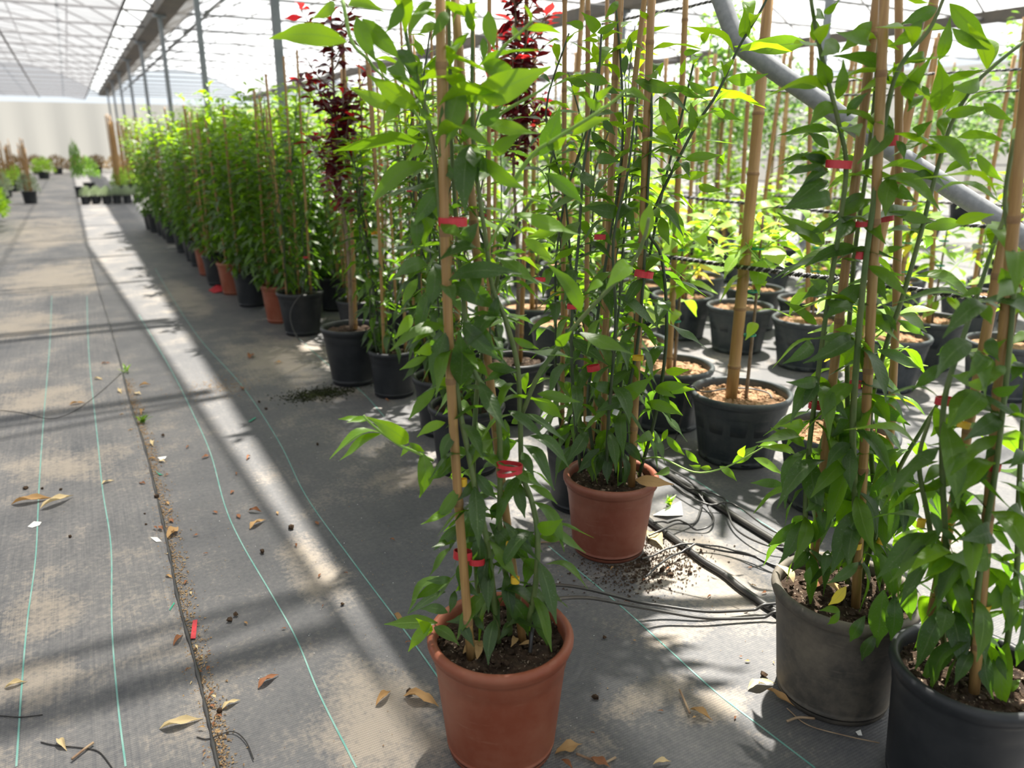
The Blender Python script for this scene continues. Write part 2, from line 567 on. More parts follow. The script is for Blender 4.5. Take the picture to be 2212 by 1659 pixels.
wall_far = obj('wall_far', sheet('wall_far', ((-14, 41), (26, 41), 0.0, 2.95), 160, lambda t, h: 0.06 * math.sin(t * 190) * (1 - h * 0.5) + 0.03 * math.sin(t * 61), M_CURT))
tag(wall_far, 'white plastic curtain closing the far end of the greenhouse', None, kind='structure')
wall_right = obj('wall_right', sheet('wall_right', ((21, 45), (21, -6), 0.0, 3.2), 80, lambda t, h: 0.03 * math.sin(t * 90), M_CURT))
tag(wall_right, 'white plastic film side wall of the greenhouse', None, kind='structure')
for z in (0.7, 1.3, 1.9, 2.5):
    obj('wall_rail', mesh_from('wall_rail', *tube_vf([(20.9, -6, z), (20.9, 20, z), (20.9, 45, z)], 0.02, 6), M_RAFT), wall_right)
wall_left = obj('wall_left', sheet('wall_left', ((-12, -6), (-12, 45), 0.0, 3.2), 80, lambda t, h: 0.03 * math.sin(t * 90), M_CURT))
tag(wall_left, 'white plastic film wall beyond the left beds', None, kind='structure')

# roof: ridged bays between gutters
GX = [-4.8, 1.60, 8.0, 14.4, 20.8]
GZ, RZ = 3.24, 4.40
Y0, Y1 = -6.0, 41.0
ceil = None
for i in range(4):
    a, b = GX[i], GX[i + 1]
    c = (a + b) / 2
    n = 8
    xs = np.linspace(a, b, 2 * n + 1)
    zs = GZ + 0.12 + (RZ - GZ) * np.sin(np.linspace(0, math.pi, 2 * n + 1)) ** 0.9
    v, f = [], []
    for q in range(2 * n + 1):
        v += [(xs[q], Y0, zs[q]), (xs[q], Y1, zs[q])]
        if q:
            f.append((2 * q - 2, 2 * q, 2 * q + 1, 2 * q - 1))
    o = obj('ceiling', mesh_from('ceiling_film', v, f, M_FILM))
    tag(o, 'clear plastic film roof bay stretched over steel hoops', None, kind='structure')
    if i == 1:
        ceil = o
    # hoops
    ys = np.arange(-5.03, Y1, 2.0)
    hv, hf = tube_vf([(xs[q], 0, zs[q] - 0.035) for q in range(2 * n + 1)], 0.020, 6)
    hm = mesh_from('hoop', hv, hf, M_RAFT)
    tv, tf_ = tube_vf([(a, 0, GZ + 0.05), (c, 0, GZ + 0.05), (b, 0, GZ + 0.05)], 0.022, 6)
    tm = mesh_from('tie_beam', tv, tf_, M_RAFT)
    for y in ys:
        obj('hoop', hm, o, Matrix.Translation((0, y, 0)))
        obj('tie_beam', tm, o, Matrix.Translation((0, y, 0)))
    for q in (3, 6, 8, 10, 13):
        obj('purlin', mesh_from('purlin', *tube_vf([(xs[q], Y0, zs[q] - 0.06), (xs[q], 15, zs[q] - 0.06), (xs[q], Y1, zs[q] - 0.06)], 0.016, 6), M_RAFT), o)
    # struts from gutter to beam
    if i in (1, 2):
        for y in ys[2:18]:
            obj('strut', mesh_from('strut', *tube_vf([(a + 0.1, y, GZ - 0.5), (a + 0.45, y, GZ - 0.22), (a + 0.8, y, GZ + 0.05)], 0.013, 5), M_RAFT), o)
# near double beams whose shadow falls across the aisle
bm_ = mesh_from('cross_beam', *box_vf((-1.7, 0, GZ + 0.02), (6.3, 0.085, 0.06)), M_RAFT, False)
for y in (2.74, 5.07, 6.82, 7.04):
    obj('cross_beam', bm_, bpy.data.objects['ceiling'], Matrix.Translation((0, y, 0)))

# gutters with their posts
def gutter_mesh(x0, x1, z):
    pr = [(x0, z + 0.16), (x0 + 0.01, z), (x1 - 0.01, z), (x1, z + 0.16)]
    v, f = [], []
    for i, (x, zz) in enumerate(pr):
        v += [(x, Y0, zz), (x, Y1, zz), (x, Y0, zz + 0.012), (x, Y1, zz + 0.012)]
        if i:
            k = 4 * i
            f += [(k - 4, k, k + 1, k - 3), (k - 2, k - 1, k + 3, k + 2)]
    return mesh_from('gutter', v, f, M_GUT, False)


g1 = obj('gutter', gutter_mesh(1.54, 1.86, GZ))
tag(g1, 'wide grey steel roof gutter running above the long row of pots', None, kind='structure')
# net strip added on the gutter's far side only to widen its shadow
v, f = [], []
ys = np.linspace(Y0, Y1, 120)
for i, y in enumerate(ys):
    e = 2.10 + 0.03 * math.sin(y * 1.3) + 0.02 * math.sin(y * 4.1)
    for j in range(9):
        t = j / 8
        v.append((1.85 + (e - 1.85) * t, y, 3.33 - 0.10 * math.sin(t * 3.14) + 0.015 * math.sin(t * 14 + y)))
        if i and j:
            k = i * 9 + j
            f.append((k - 10, k - 1, k, k - 9))
obj('added_shade_strip', mesh_from('added_shade_strip', v, f, M_NETD), g1)
for x in GX[2:4]:
    o = obj('gutter', gutter_mesh(x - 0.15, x + 0.15, GZ))
    tag(o, 'grey steel roof gutter between two film bays', None, kind='structure')


ORD = 'first second third fourth fifth sixth seventh eighth ninth tenth eleventh twelfth thirteenth fourteenth fifteenth sixteenth seventeenth eighteenth'.split()


def post(x, y, z1, w, label, group):
    r = empty('steel_post', (x, y, 0))
    tag(r, label, 'post', group)
    obj('shaft', mesh_from('shaft', *box_vf((0, 0, z1 / 2), (w, w, z1)), M_POST, False), r)
    obj('base_plate', mesh_from('base_plate', *box_vf((0, 0, 0.006), (w * 2.6, w * 2.6, 0.012)), M_POST, False), r)
    obj('head_plate', mesh_from('head_plate', *box_vf((0, 0, z1 - 0.03), (w * 3.2, w * 1.5, 0.05)), M_POST, False), r)


for k in range(8):
    post(1.62, 6.90 + 4.0 * k, GZ + 0.01, 0.062, ORD[k] + ' grey steel post along the long row, counted from the red-leaved trees', 'posts under the gutter')
for k in range(7):
    post(8.0, 6.9 + 4 * k, GZ + 0.01, 0.07, 'grey steel post among the far background trees', 'posts of the next bay')

# shade net over the aisle
def net_strip(name, edge, xl, z, mat):
    v, f = [], []
    ys = np.linspace(Y0, 40.5, 60)
    for i, y in enumerate(ys):
        sag = 0.05 * math.sin((y + 0.8) / 2.0 * math.pi) ** 2
        e = edge(y)
        for j in range(9):
            x = xl + (e - xl) * j / 8
            v.append((x, y, z - sag - (0.10 if j == 8 else 0)))
            if i and j:
                k = i * 9 + j
                f.append((k - 10, k - 1, k, k - 9))
    return mesh_from(name, v, f, mat)


def edge1(y):
    return max(0.95, 1.41 - 0.046 * (y - 2.16))


ns = obj('shade_net', net_strip('shade_net', edge1, -4.7, 3.18, M_NET))
tag(ns, 'grey shade net stretched flat under the roof above the aisle', 'shade net')
cv, cf = tube_vf([(edge1(y) + 0.01, y, 3.08) for y in np.linspace(-5.5, 40.5, 90)], 0.022, 6)
obj('edge_cord', mesh_from('edge_cord', cv, cf, M_WIRE), ns)
for x in (-0.75, -2.4):
    obj('support_wire', mesh_from('support_wire', *tube_vf([(x, -5.5, 3.1), (x, 18, 3.1), (x, 40.5, 3.1)], 0.02, 5), M_RAFT), ns)

# ================================================================== plants: shared pieces
def leaf_vf(ratio, bulge, side, fold, wave, nl=9, nw=2, seed=0):
    r = random.Random(seed)
    ph = r.uniform(0, 6)
    v, uv, f = [], [], []
    for i in range(nl + 1):
        t = i / nl
        s = max(0.0, (t - 0.03) / 0.97)
        w = (math.sin(math.pi * s ** 0.76) ** 0.95) * (1 - 0.10 * s) if 0 < s < 1 else 0.0
        if t > 0.7:
            w *= 1 - 0.55 * ((t - 0.7) / 0.3) * (1 - (t - 0.7) / 0.3) * 2
        hw = max(ratio / 2 * w, 0.008)
        y0 = side * 4 * t * (1 - t)
        z0 = bulge * 4 * t * (1 - t) + bulge * 0.5 * math.sin(math.pi * t * 2) * 0.5
        for j in range(nw + 1):
            q = j / nw * 2 - 1
            v.append((t, y0 + q * hw, z0 + fold * abs(q) * hw + wave * hw * abs(q) * math.sin(t * 9 + ph + q)))
            uv.append((t, j / nw))
            if i and j:
                k = i * (nw + 1) + j
                f.append((k - nw - 2, k - nw - 1, k, k - 1))
    return v, f, uv


VARS = []          # (bulge, side, fold, wave)
for k, (b, s, fo, wa) in enumerate([(0.05, 0.00, 0.25, 0.10), (0.10, 0.05, 0.20, 0.15), (0.14, -0.05, 0.30, 0.10), (0.18, 0.03, 0.35, 0.12),
                                    (0.08, -0.07, 0.15, 0.25), (0.22, 0.00, 0.25, 0.15), (0.12, 0.08, 0.40, 0.05), (0.03, -0.03, 0.10, 0.30)]):
    VARS.append((b, s, fo, wa))
LEAFS = {}
for key, m in {**LEAFM, 'l': M_YEL, 'g': M_GOLD, 'p': M_PURP, 'r': M_RED, 't': M_BG, 'u': M_BGD}.items():
    LEAFS[key] = []
    for k, (b, s, fo, wa) in enumerate(VARS):
        v, f, uv = leaf_vf(0.30, b, s, fo, wa, seed=k)
        LEAFS[key].append(mesh_from('leaf_' + key, v, f, m, True, uv))
LOWS = [leaf_vf(0.34, b, s, 0.25, 0.1, 4, 2, k) for k, (b, s, fo, wa) in enumerate(VARS[:6])]


def leaf_matrix(B, x, n, L, wr):
    """leaf with its base at B, axis x, face normal n, length L, width ratio wr"""
    x = x / np.linalg.norm(x)
    n = n - x * (n @ x)
    n = n / (np.linalg.norm(n) + 1e-9)
    y = np.cross(n, x)
    k = wr / 0.30
    return Matrix(((x[0] * L, y[0] * L * k, n[0] * L, B[0]), (x[1] * L, y[1] * L * k, n[1] * L, B[1]), (x[2] * L, y[2] * L * k, n[2] * L, B[2]), (0, 0, 0, 1)))


def seen_leaf(B, T, app, r):
    """leaf from base point to tip point; app = how wide it looks against its length"""
    B, T = np.asarray(B), np.asarray(T)
    ax = T - B
    L = np.linalg.norm(ax)
    x = ax / L
    c = CAM - (B + T) / 2
    c = c / np.linalg.norm(c)
    cp = c - x * (c @ x)
    cp /= np.linalg.norm(cp) + 1e-9
    s = np.cross(x, cp)
    if s[2] < 0:
        s = -s
    rr = min(max(app, 0.27), 0.37)
    roll = math.acos(min(1.0, app / rr)) + r.uniform(-0.15, 0.15)
    under = (B[2] + T[2]) / 2 > CAMH - 0.02 and abs(s[2]) > 0.3
    n = (-math.cos(roll) if under and roll > 0.5 else math.cos(roll)) * cp + math.sin(roll) * s
    return leaf_matrix(B, x, n, L, rr)


ZOOM = {'2': (580, 0, 3.456), '3': (1150, 0, 3.456), '4': (1650, 0, 3.4556), '6': (850, 440, 3.456), 'p': (700, 820, 3.456), 'q': (780, 1180, 3.456),
        '8': (1650, 440, 3.4556), 'r': (1600, 800, 3.606), '5': (1600, 1180, 3.4641), 's': (1150, 750, 3.386)}


def zp(z, x, y):
    a, b, k = ZOOM[z]
    return a + x / k, b + y / k


def traced(root, text, f, r, spread=0.05, bias=-0.03):
    """leaves measured in the photograph: view, base x y, tip x y, seen width, colour"""
    loc = np.array(root.location)
    z = '2'
    for ln in text.split(';'):
        w = ln.split()
        if not w:
            continue
        if len(w) == 1:
            z = w[0]
            continue
        bx, by, tx, ty, wd = map(float, w[:5])
        key = w[5]
        d = bias + r.uniform(-spread, spread)
        B = at(*zp(z, bx, by), f + d * 0.6)
        T = at(*zp(z, tx, ty), f + d + r.uniform(-0.035, 0.02))
        app = 1.05 * wd / math.hypot(tx - bx, ty - by) if wd else r.uniform(0.22, 0.32)
        M = Matrix.Translation(tuple(-loc)) @ seen_leaf(B, T, app, r)
        obj('leaf', r.choice(LEAFS[key]), root, M)


def stem_points(stem, step):
    p = np.asarray(stem)
    seg = np.linalg.norm(np.diff(p, axis=0), axis=1)
    s = np.concatenate([[0], np.cumsum(seg)])
    d = np.arange(step * 0.6, s[-1], step)
    return np.stack([np.interp(d, s, p[:, i]) for i in range(3)], 1), d / s[-1]


def grow(stems, r, step, lo, hi, zlo, zhi, young=0.85, drop=-0.75, ratio=(0.24, 0.33), keys='dmy', skip=0.0, pair=True, e_top=0.35):
    """leaf pairs along stems: droopy and dark below, lifted and fresh near the tips"""
    out = []
    for st in stems:
        pts, tt = stem_points(st, step)
        az = r.uniform(0, 6.28)
        for p, t in zip(pts, tt):
            if not zlo < p[2] < zhi:
                continue
            az += 1.57 + r.uniform(-0.5, 0.5)
            for sgn in ((0, math.pi) if pair else (0,)):
                if r.random() < skip:
                    continue
                a = az + sgn + r.uniform(-0.35, 0.35)
                h = (p[2] - zlo) / max(0.1, zhi - zlo)
                e = drop + (e_top - drop) * (0.35 * h + 0.65 * t) + r.uniform(-0.35, 0.35)
                x = np.array([math.cos(a) * math.cos(e), math.sin(a) * math.cos(e), math.sin(e)])
                sd = np.array([-math.sin(a), math.cos(a), 0])
                n = np.cross(x, sd)
                if n[2] < 0:
                    n = -n
                n = n + sd * r.uniform(-0.5, 0.5)
                L = r.uniform(lo, hi) * (0.6 if t > 0.95 else 1)
                key = keys[2] if t > young + r.uniform(-0.1, 0.08) else (keys[1] if r.random() < 0.25 + 0.5 * t else keys[0])
                out.append((key, leaf_matrix(p + x * 0.008, x, n, L, r.uniform(*ratio))))
    return out


def put_leaves(root, lst, r):
    loc = Matrix.Translation(tuple(-np.array(root.location)))
    for key, M in lst:
        obj('leaf', r.choice(LEAFS[key]), root, loc @ M)


def foliage_mesh(name, mats_list, mat, r):
    V, Fa, U, o = [], [], [], 0
    for M in mats_list:
        v, f, uv = LOWS[r.randrange(len(LOWS))]
        A = np.array(M)
        v = np.asarray(v) @ A[:3, :3].T + A[:3, 3]
        V.append(v)
        U += uv
        Fa += [tuple(i + o for i in q) for q in f]
        o += len(v)
    return mesh_from(name, np.concatenate(V), Fa, mat, True, U)


# -------- pots
POTS = {}


def pot_mesh(D, d, H, mat, n=44, ribs=False):
    key = (round(D, 3), round(d, 3), round(H, 3), mat.name, n, ribs)
    if key in POTS:
        return POTS[key]
    R, b = D / 2, d / 2

    def rr(z):
        return b + (R - 0.009 - b) * z / H
    band = H * 0.76
    prof = [(0.001, 0.012), (b * 0.80, 0.012), (b * 0.93, 0.0), (b * 0.985, 0.003), (b, 0.012), (rr(0.02) + .0005, 0.022)]
    zs = [0.06, 0.12, 0.2, 0.3, 0.4, 0.5, 0.6, 0.7]
    prof += [(rr(H * z), H * z) for z in zs]
    prof += [(rr(band) - 0.0004, band - 0.002), (rr(band) + 0.0016, band + 0.003), (rr(H * .86) + 0.002, H * .86), (rr(H - 0.030) + 0.0025, H - 0.030),
             (R - 0.004, H - 0.027)]
    for a in (-60, -20, 20, 60, 100, 140):
        prof.append((R - 0.010 + 0.0105 * math.cos(math.radians(a)), H - 0.012 + 0.0125 * math.sin(math.radians(a))))
    prof += [(R - 0.020, H - 0.02), (R - 0.022, H * 0.7), (b - 0.006 + (R - b) * 0.5, H * 0.5), (0.001, H * 0.5)]
    if ribs:
        nr = 12

        def fn(a, r, z, k):
            if 6 <= k <= 13 and z < H * 0.72:
                u = (a / (2 * math.pi) * nr) % 1.0
                return -0.0035 if 0.14 < u < 0.86 else 0.0
            return 0.0
        n = 96
    else:
        fn = None
    v, f = lathe_vf(prof, n, fn)
    POTS[key] = mesh_from('pot', v, f, mat)
    return POTS[key]


SOILS = {}


def soil_mesh(R, H, mat, n=36, rough=0.008, seed=1, chips=0):
    key = (round(R, 3), round(H, 3), mat.name, n, chips)
    if key in SOILS:
        return SOILS[key]
    r = random.Random(seed)
    v, f = [(0, 0, H)], []
    m = 9
    for k in range(1, m + 1):
        for j in range(n):
            a = 2 * math.pi * j / n
            q = R * k / m
            v.append((q * math.cos(a), q * math.sin(a), H + r.uniform(-1, 1) * rough * (0.4 if k == m else 1)))
    for j in range(n):
        f.append((0, 1 + j, 1 + (j + 1) % n))
    for k in range(1, m):
        for j in range(n):
            a, b = 1 + (k - 1) * n, 1 + k * n
            f.append((a + j, b + j, b + (j + 1) % n, a + (j + 1) % n))
    parts = [(v, f)]
    for _ in range(chips):
        a, q = r.uniform(0, 6.28), R * math.sqrt(r.random()) * 0.96
        parts.append(clod_vf(r, r.uniform(0.004, 0.011), (q * math.cos(a), q * math.sin(a), H + 0.003), 0.55))
    v, f = join_vf(parts)
    SOILS[key] = mesh_from('soil', v, f, mat, False)
    return SOILS[key]


def clod_vf(r, s, c, flat=0.7):
    g = (1 + 5 ** 0.5) / 2
    b = np.array([(-1, g, 0), (1, g, 0), (-1, -g, 0), (1, -g, 0), (0, -1, g), (0, 1, g), (0, -1, -g), (0, 1, -g), (g, 0, -1), (g, 0, 1), (-g, 0, -1), (-g, 0, 1)]) / 1.9
    f = [(0, 11, 5), (0, 5, 1), (0, 1, 7), (0, 7, 10), (0, 10, 11), (1, 5, 9), (5, 11, 4), (11, 10, 2), (10, 7, 6), (7, 1, 8), (3, 9, 4), (3, 4, 2), (3, 2, 6), (3, 6, 8), (3, 8, 9), (4, 9, 5), (2, 4, 11), (6, 2, 10), (8, 6, 7), (9, 8, 1)]
    k = np.array([[r.uniform(0.6, 1.15)] for _ in range(12)])
    st = np.array([r.uniform(0.7, 1.3), r.uniform(0.7, 1.3), flat])
    return b * k * s * st + np.array(c), f


def cane_mesh(p0, p1, r0, r1, bend=0.0, seed=0, n=10):
    """bamboo cane with swollen dark joints"""
    r = random.Random(seed)
    p0, p1 = np.asarray(p0, float), np.asarray(p1, float)
    L = np.linalg.norm(p1 - p0)
    ts, rad, isn = [0.0], [r0], [0]
    s = r.uniform(0.05, 0.2)
    while s < L - 0.03:
        t = s / L
        q = r0 + (r1 - r0) * t
        d = 0.006 / L
        ts += [t - 2 * d, t - d, t, t + d, t + 2 * d]
        rad += [q, q * 1.07, q * 1.14, q * 1.05, q * 0.98]
        isn += [0, 1, 1, 0, 0]
        s += r.uniform(0.20, 0.30)
    ts.append(1.0)
    rad.append(r1)
    isn.append(0)
    side = np.array([r.uniform(-1, 1), r.uniform(-1, 1), 0])
    pts = [p0 + (p1 - p0) * t + side * bend * math.sin(t * 3.14) for t in ts]
    v, f = tube_vf(pts, rad, n)
    m = mesh_from('cane', v, f, [M_BAMBOO, M_CNODE])
    for i in range(len(ts) - 1):
        if isn[i]:
            for j in range(n):
                m.polygons[i * n + j].material_index = 1
    return m


def tie_vf(c, axis, ra, rb, h, rot=0.0, n=20):
    """flat ribbon wound round canes and stems: ellipse ra x rb, height h"""
    axis = np.asarray(axis, float)
    axis /= np.linalg.norm(axis)
    u = RT - axis * (RT @ axis)
    u /= np.linalg.norm(u)
    w = np.cross(axis, u)
    if rot:
        u, w = u * math.cos(rot) + w * math.sin(rot), w * math.cos(rot) - u * math.sin(rot)
    v, f = [], []
    for j in range(n):
        a = 2 * math.pi * j / n
        for k, (s, hh) in enumerate(((1, -1), (1, 1), (0.93, 1), (0.93, -1))):
            v.append(np.asarray(c) + u * ra * s * math.cos(a) + w * rb * s * math.sin(a) + axis * h / 2 * hh)
    for j in range(n):
        a, b = 4 * j, 4 * ((j + 1) % n)
        for k in range(4):
            f.append((a + k, b + k, b + (k + 1) % 4, a + (k + 1) % 4))
    return v, f


def local(root, v):
    return np.asarray(v, float) - np.array(root.location)


def part_tube(name, root, pts, rad, mat, n=7):
    v, f = tube_vf(local(root, pts), rad, n)
    return obj(name, mesh_from(name, v, f, mat), root)


def px_path(text, f, n=5, z=None):
    pts = []
    for w in text.split(';'):
        q = list(map(float, w.split()))
        x, y = q[0], q[1]
        if z:
            x, y = zp(z, x, y)
        pts.append(at(x, y, f + (q[2] if len(q) > 2 else 0)))
    return smooth_path(pts, n)


def add_tie(root, x, y, wpx, hpx, f, mat, tilt=0.0, deep=0.6):
    c = at(x, y, f)
    d = np.linalg.norm(c - CAM)
    k = d / F * 1.02
    ax = UP + RT * tilt
    v, fa = tie_vf(c, ax, wpx * k / 2, wpx * k / 2 * deep, hpx * k)
    o = obj('tie', mesh_from('tie', local(root, v), fa, mat, False), root)
    return o


FEET = []          # where pots stand: x, y, foot radius


def make_pot(root, D, d, H, mat, soil=M_SOIL, depth=0.03, n=44, ribs=False, chips=0):
    FEET.append((root.location[0], root.location[1], d / 2, D / 2, H))
    obj('pot', pot_mesh(D, d, H, mat, n, ribs), root)
    obj('soil', soil_mesh(D / 2 - 0.017, H - depth, soil, 36 if n > 30 else 16, chips=chips), root)


def rim_foot(x, y, H):
    """ground point below a pot rim whose centre is seen at pixel x y"""
    p = ground(x, y, H)
    return np.array([p[0], p[1], 0.0])


# ================================================================== the four large climbers in front
# -- alone at the aisle edge
r = random.Random(1)
loc = rim_foot(1081, 1362, 0.277)
F1 = float(loc @ FH)
P1 = tag(empty('potted_climber', loc), 'tall glossy climber in terracotta pot standing alone at the aisle edge', 'potted plant')
make_pot(P1, 0.300, 0.226, 0.277, M_TERRA, chips=220)
obj('bamboo_cane', cane_mesh(local(P1, at(1018, 1424, F1 - .05)), local(P1, at(950, -60, F1 - .03)), 0.0090, 0.0082, 0.012, 3), P1)
obj('bamboo_cane', cane_mesh(local(P1, at(1131, 1400, F1 + .01)), local(P1, at(978, -60, F1 + .05)), 0.0085, 0.0075, 0.016, 12), P1)
stems1 = [px_path('1078 1400 0;1055 1190 -.03;1032 1080 -.04;1010 970 -.04;992 880 -.03;978 760 -.03;960 600 -.03;945 400 -.03;928 275 -.03;907 188 -.02;880 90;862 -30', F1),
          px_path('1142 1345 -.02;1158 1255 -.03;1161 1150 -.03;1148 1080;1128 1020;1124 900;1118 790;1092 690;1064 620;1050 520;1035 420;1024 320;1020 180;1021 60;1015 -40', F1),
          px_path('1102 1410 .03;1098 1280 .02;1080 1150;1076 905 -.03;1018 787 -.03;1000 640 .02;985 480 .04;975 300 .03;972 150 .03;968 0 .02', F1),
          px_path('1045 1400 .04;1030 1250 .05;1022 1050 .04;1030 850 .05;1050 720 .05;1075 600 .06;1105 500 .04;1150 430 .02', F1)]
for i, s in enumerate(stems1):
    part_tube('stem', P1, s, np.linspace(0.0062, 0.0030, len(s)), M_STEM if i else M_STEMY if False else M_STEM)
shoots1 = [px_path('0 0;0 0', F1)] if False else []
for t, rad in (('1127 895 0;1168 802 -.02;1255 689 -.04;1362 573 -.05;1391 515 -.06;1402 470 -.06', .0046), ('740 0 .0;760 90 -.02;795 128 -.02;811 150 0;870 205 0;926 290 0', .0032),
               ('1055 270 0;1070 130 -.03;1130 65 -.05;1150 45 -.06', .0030), ('1066 262 0;1090 240 -.02;1160 200 -.05;1190 178 -.06', .0030),
               ('1090 420 0;1150 335 -.03;1200 300 -.05;1280 250 -.08;1330 215 -.09;1355 190 -.1', .0036), ('935 995 0;890 973 -.04;862 961 -.05;822 933 -.06;795 909 -.07;785 897 -.07', .0032),
               ('1050 545 0;1090 470 -.03;1130 430 -.05;1180 440 -.05', .0028)):
    s = px_path(t, F1)
    part_tube('shoot', P1, s, np.linspace(rad, rad * .6, len(s)), M_STEMY if rad < .004 else M_STEM, 6)
traced(P1, '''2;585 312 0 290 165 y;490 8 318 140 95 y;590 45 868 92 65 y;655 125 810 470 165 m;1000 20 872 245 165 m;700 140 1020 470 125 m;1230 38 1565 140 62 y;
1225 18 1080 100 60 m;1640 85 1690 380 135 y;1495 245 1335 395 55 m;1602 280 1600 470 68 m;1880 300 1825 185 80 y;1925 222 2195 255 55 y;1945 190 1895 20 35 y;1600 480 1935 690 120 m;
1560 745 2108 497 210 y;1265 795 1805 732 70 y;1445 605 1275 1175 185 m;965 370 1112 655 95 d;1115 810 742 560 150 y;985 830 605 652 110 y;975 790 832 945 95 y;
1150 1065 480 1132 105 m;1200 1220 742 1555 135 m;1275 1390 1080 1690 190 d;1270 1262 1430 1360 120 d;1160 1060 1030 1200 90 y;1500 1085 1470 1600 165 d;1620 1185 1938 1420 105 m;
1430 930 1672 1100 75 m;1590 905 2015 995 95 y;1675 1160 1890 1000 95 m;1570 905 1755 780 75 d;2030 1165 2180 785 165 d;1150 480 1010 470 80 m;1190 510 1300 430 40 y;
1150 420 1080 270 70 y;950 480 1060 620 70 m;1530 230 1480 30 90 m;880 560 800 430 60 y;1330 90 1210 300 80 m;1480 760 1600 620 90 m;1520 860 1420 1080 80 d;1220 900 1120 780 70 m;
1540 1140 1640 1300 80 d;1250 180 1120 260 50 y;3;150 1130 105 1005 95 m;165 1120 275 1015 75 y;300 1010 580 880 90 y;515 790 385 705 80 m;690 690 885 765 45 m;90 1290 385 1535 105 d;
480 740 600 640 60 y;6;1880 270 1930 -25 148 y;1765 455 1585 640 135 y;1400 810 1150 450 110 m;1385 962 1795 1125 85 m;1215 1060 1330 950 80 m;1560 590 1445 665 55 y;1250 140 985 250 85 y;
885 80 1395 235 95 y;975 265 1198 445 75 y;755 370 1105 615 95 m;415 572 955 522 110 d;405 600 782 810 190 d;515 885 808 1170 125 d;300 465 248 800 120 d;332 -60 228 330 165 m;165 85 172 372 100 d;
245 445 -5 560 85 d;300 620 145 1035 95 d;395 960 298 1375 140 d;500 1352 485 945 150 d;445 1295 312 1420 85 y;595 1195 710 1300 85 m;925 1255 655 1340 65 d;335 850 440 1010 85 m;320 925 135 1045 60 m;
130 830 0 1015 65 y;275 1060 155 1115 55 y;250 1140 45 1242 60 m;310 1385 112 1615 85 m;895 1000 1085 1085 60 m;1075 1420 1395 1482 75 m;1035 1450 1265 1610 85 m;628 145 485 395 110 d;
700 1210 930 1250 70 d;780 690 700 930 80 d;640 930 760 1100 70 d;560 480 620 700 70 d;180 560 70 760 75 m;p;320 305 105 295 45 y;330 290 170 320 35 y;628 472 318 278 105 y;432 402 118 602 58 y;425 395 42 595 55 y;
640 495 572 575 70 y;632 470 752 540 80 m;728 535 712 882 135 m;905 320 692 430 75 y;1015 590 768 760 140 d;985 380 878 620 110 d;1088 490 1235 575 60 d;1350 295 1338 465 85 m;1372 420 1345 640 75 d;
1375 232 1655 450 80 d;1535 418 1828 660 85 d;1478 540 1568 725 80 d;1125 745 995 905 60 d;1135 700 1292 890 150 d;1125 970 998 1352 110 d;1150 1115 1130 1455 100 d;1235 1070 1535 1350 140 d;
1240 1285 1222 1659 78 d;1000 805 818 1055 95 m;1010 1080 820 1275 75 d;1085 1320 1008 1580 100 d;1430 1110 1628 1290 80 d;1592 1100 1782 1040 75 m;1610 1125 1955 1295 75 m;1655 1380 1970 1565 60 m;
1530 790 1742 930 60 m;1435 785 1500 1035 95 d;1600 1165 1792 1185 60 m;955 985 722 1082 55 y;990 1205 800 1255 40 m;945 1255 788 1465 50 m;945 1480 765 1500 60 d;940 1500 655 1650 75 m;
1230 560 1330 640 70 d;1180 1000 1090 1130 70 d;1340 900 1250 1050 75 d;1060 560 960 480 60 d;q;655 238 345 512 75 m;632 340 350 505 65 d;648 495 435 470 75 d;895 470 635 565 85 d;575 635 175 645 100 m;
500 665 408 538 45 y;525 700 358 915 85 y;545 670 735 805 140 m;1000 545 950 888 110 d;1055 340 1245 668 110 d;1285 430 1390 742 105 d;755 560 845 752 85 d;780 250 885 375 80 d;805 75 758 325 100 d;
962 60 938 465 82 d;1060 640 1365 630 45 d;700 330 660 500 70 d;1100 560 1030 700 70 d;860 520 930 640 110 d''', F1, r)
lst = grow(stems1, r, 0.060, 0.08, 0.125, 0.33, 1.55, drop=-0.9)
put_leaves(P1, lst, r)
for x, y, w, h, mt, tl in ((978, 479, 60, 17, M_TIER, 0.02), (991, 776, 44, 16, M_TIER, 0.2), (1101, 1006, 56, 9, M_TIER, 0.1), (1101, 1020, 54, 9, M_TIER, -0.2), (1000, 1198, 40, 18, M_TIER, 0.1), (1030, 1212, 34, 14, M_TIER, 0.0),
                           (1000, 1042, 18, 17, M_TIEY, 0), (1104, 1179, 22, 15, M_TIEY, 0.1), (1113, 1253, 18, 15, M_TIEY, 0)):
    add_tie(P1, x, y, w, h, F1 - 0.035, mt, tl)
for (x, y, a, s) in ((1000, 1412, .2, .05), (1055, 1405, 2.2, .045), (1112, 1378, 4.0, .04), (1030, 1425, 1.0, .05), (1150, 1390, 3, .03)):
    p = ground(x, y, 0.252)
    d = np.array([math.cos(a), math.sin(a), 0.15])
    o = obj('dry_leaf', LEAFS['d'][3], P1, Matrix.Translation(tuple(-np.array(loc))) @ leaf_matrix(p, d, np.array([.2, -.3, 1]), s, .36))
    o.material_slots[0].link = 'OBJECT'
    o.material_slots[0].material = M_DRY

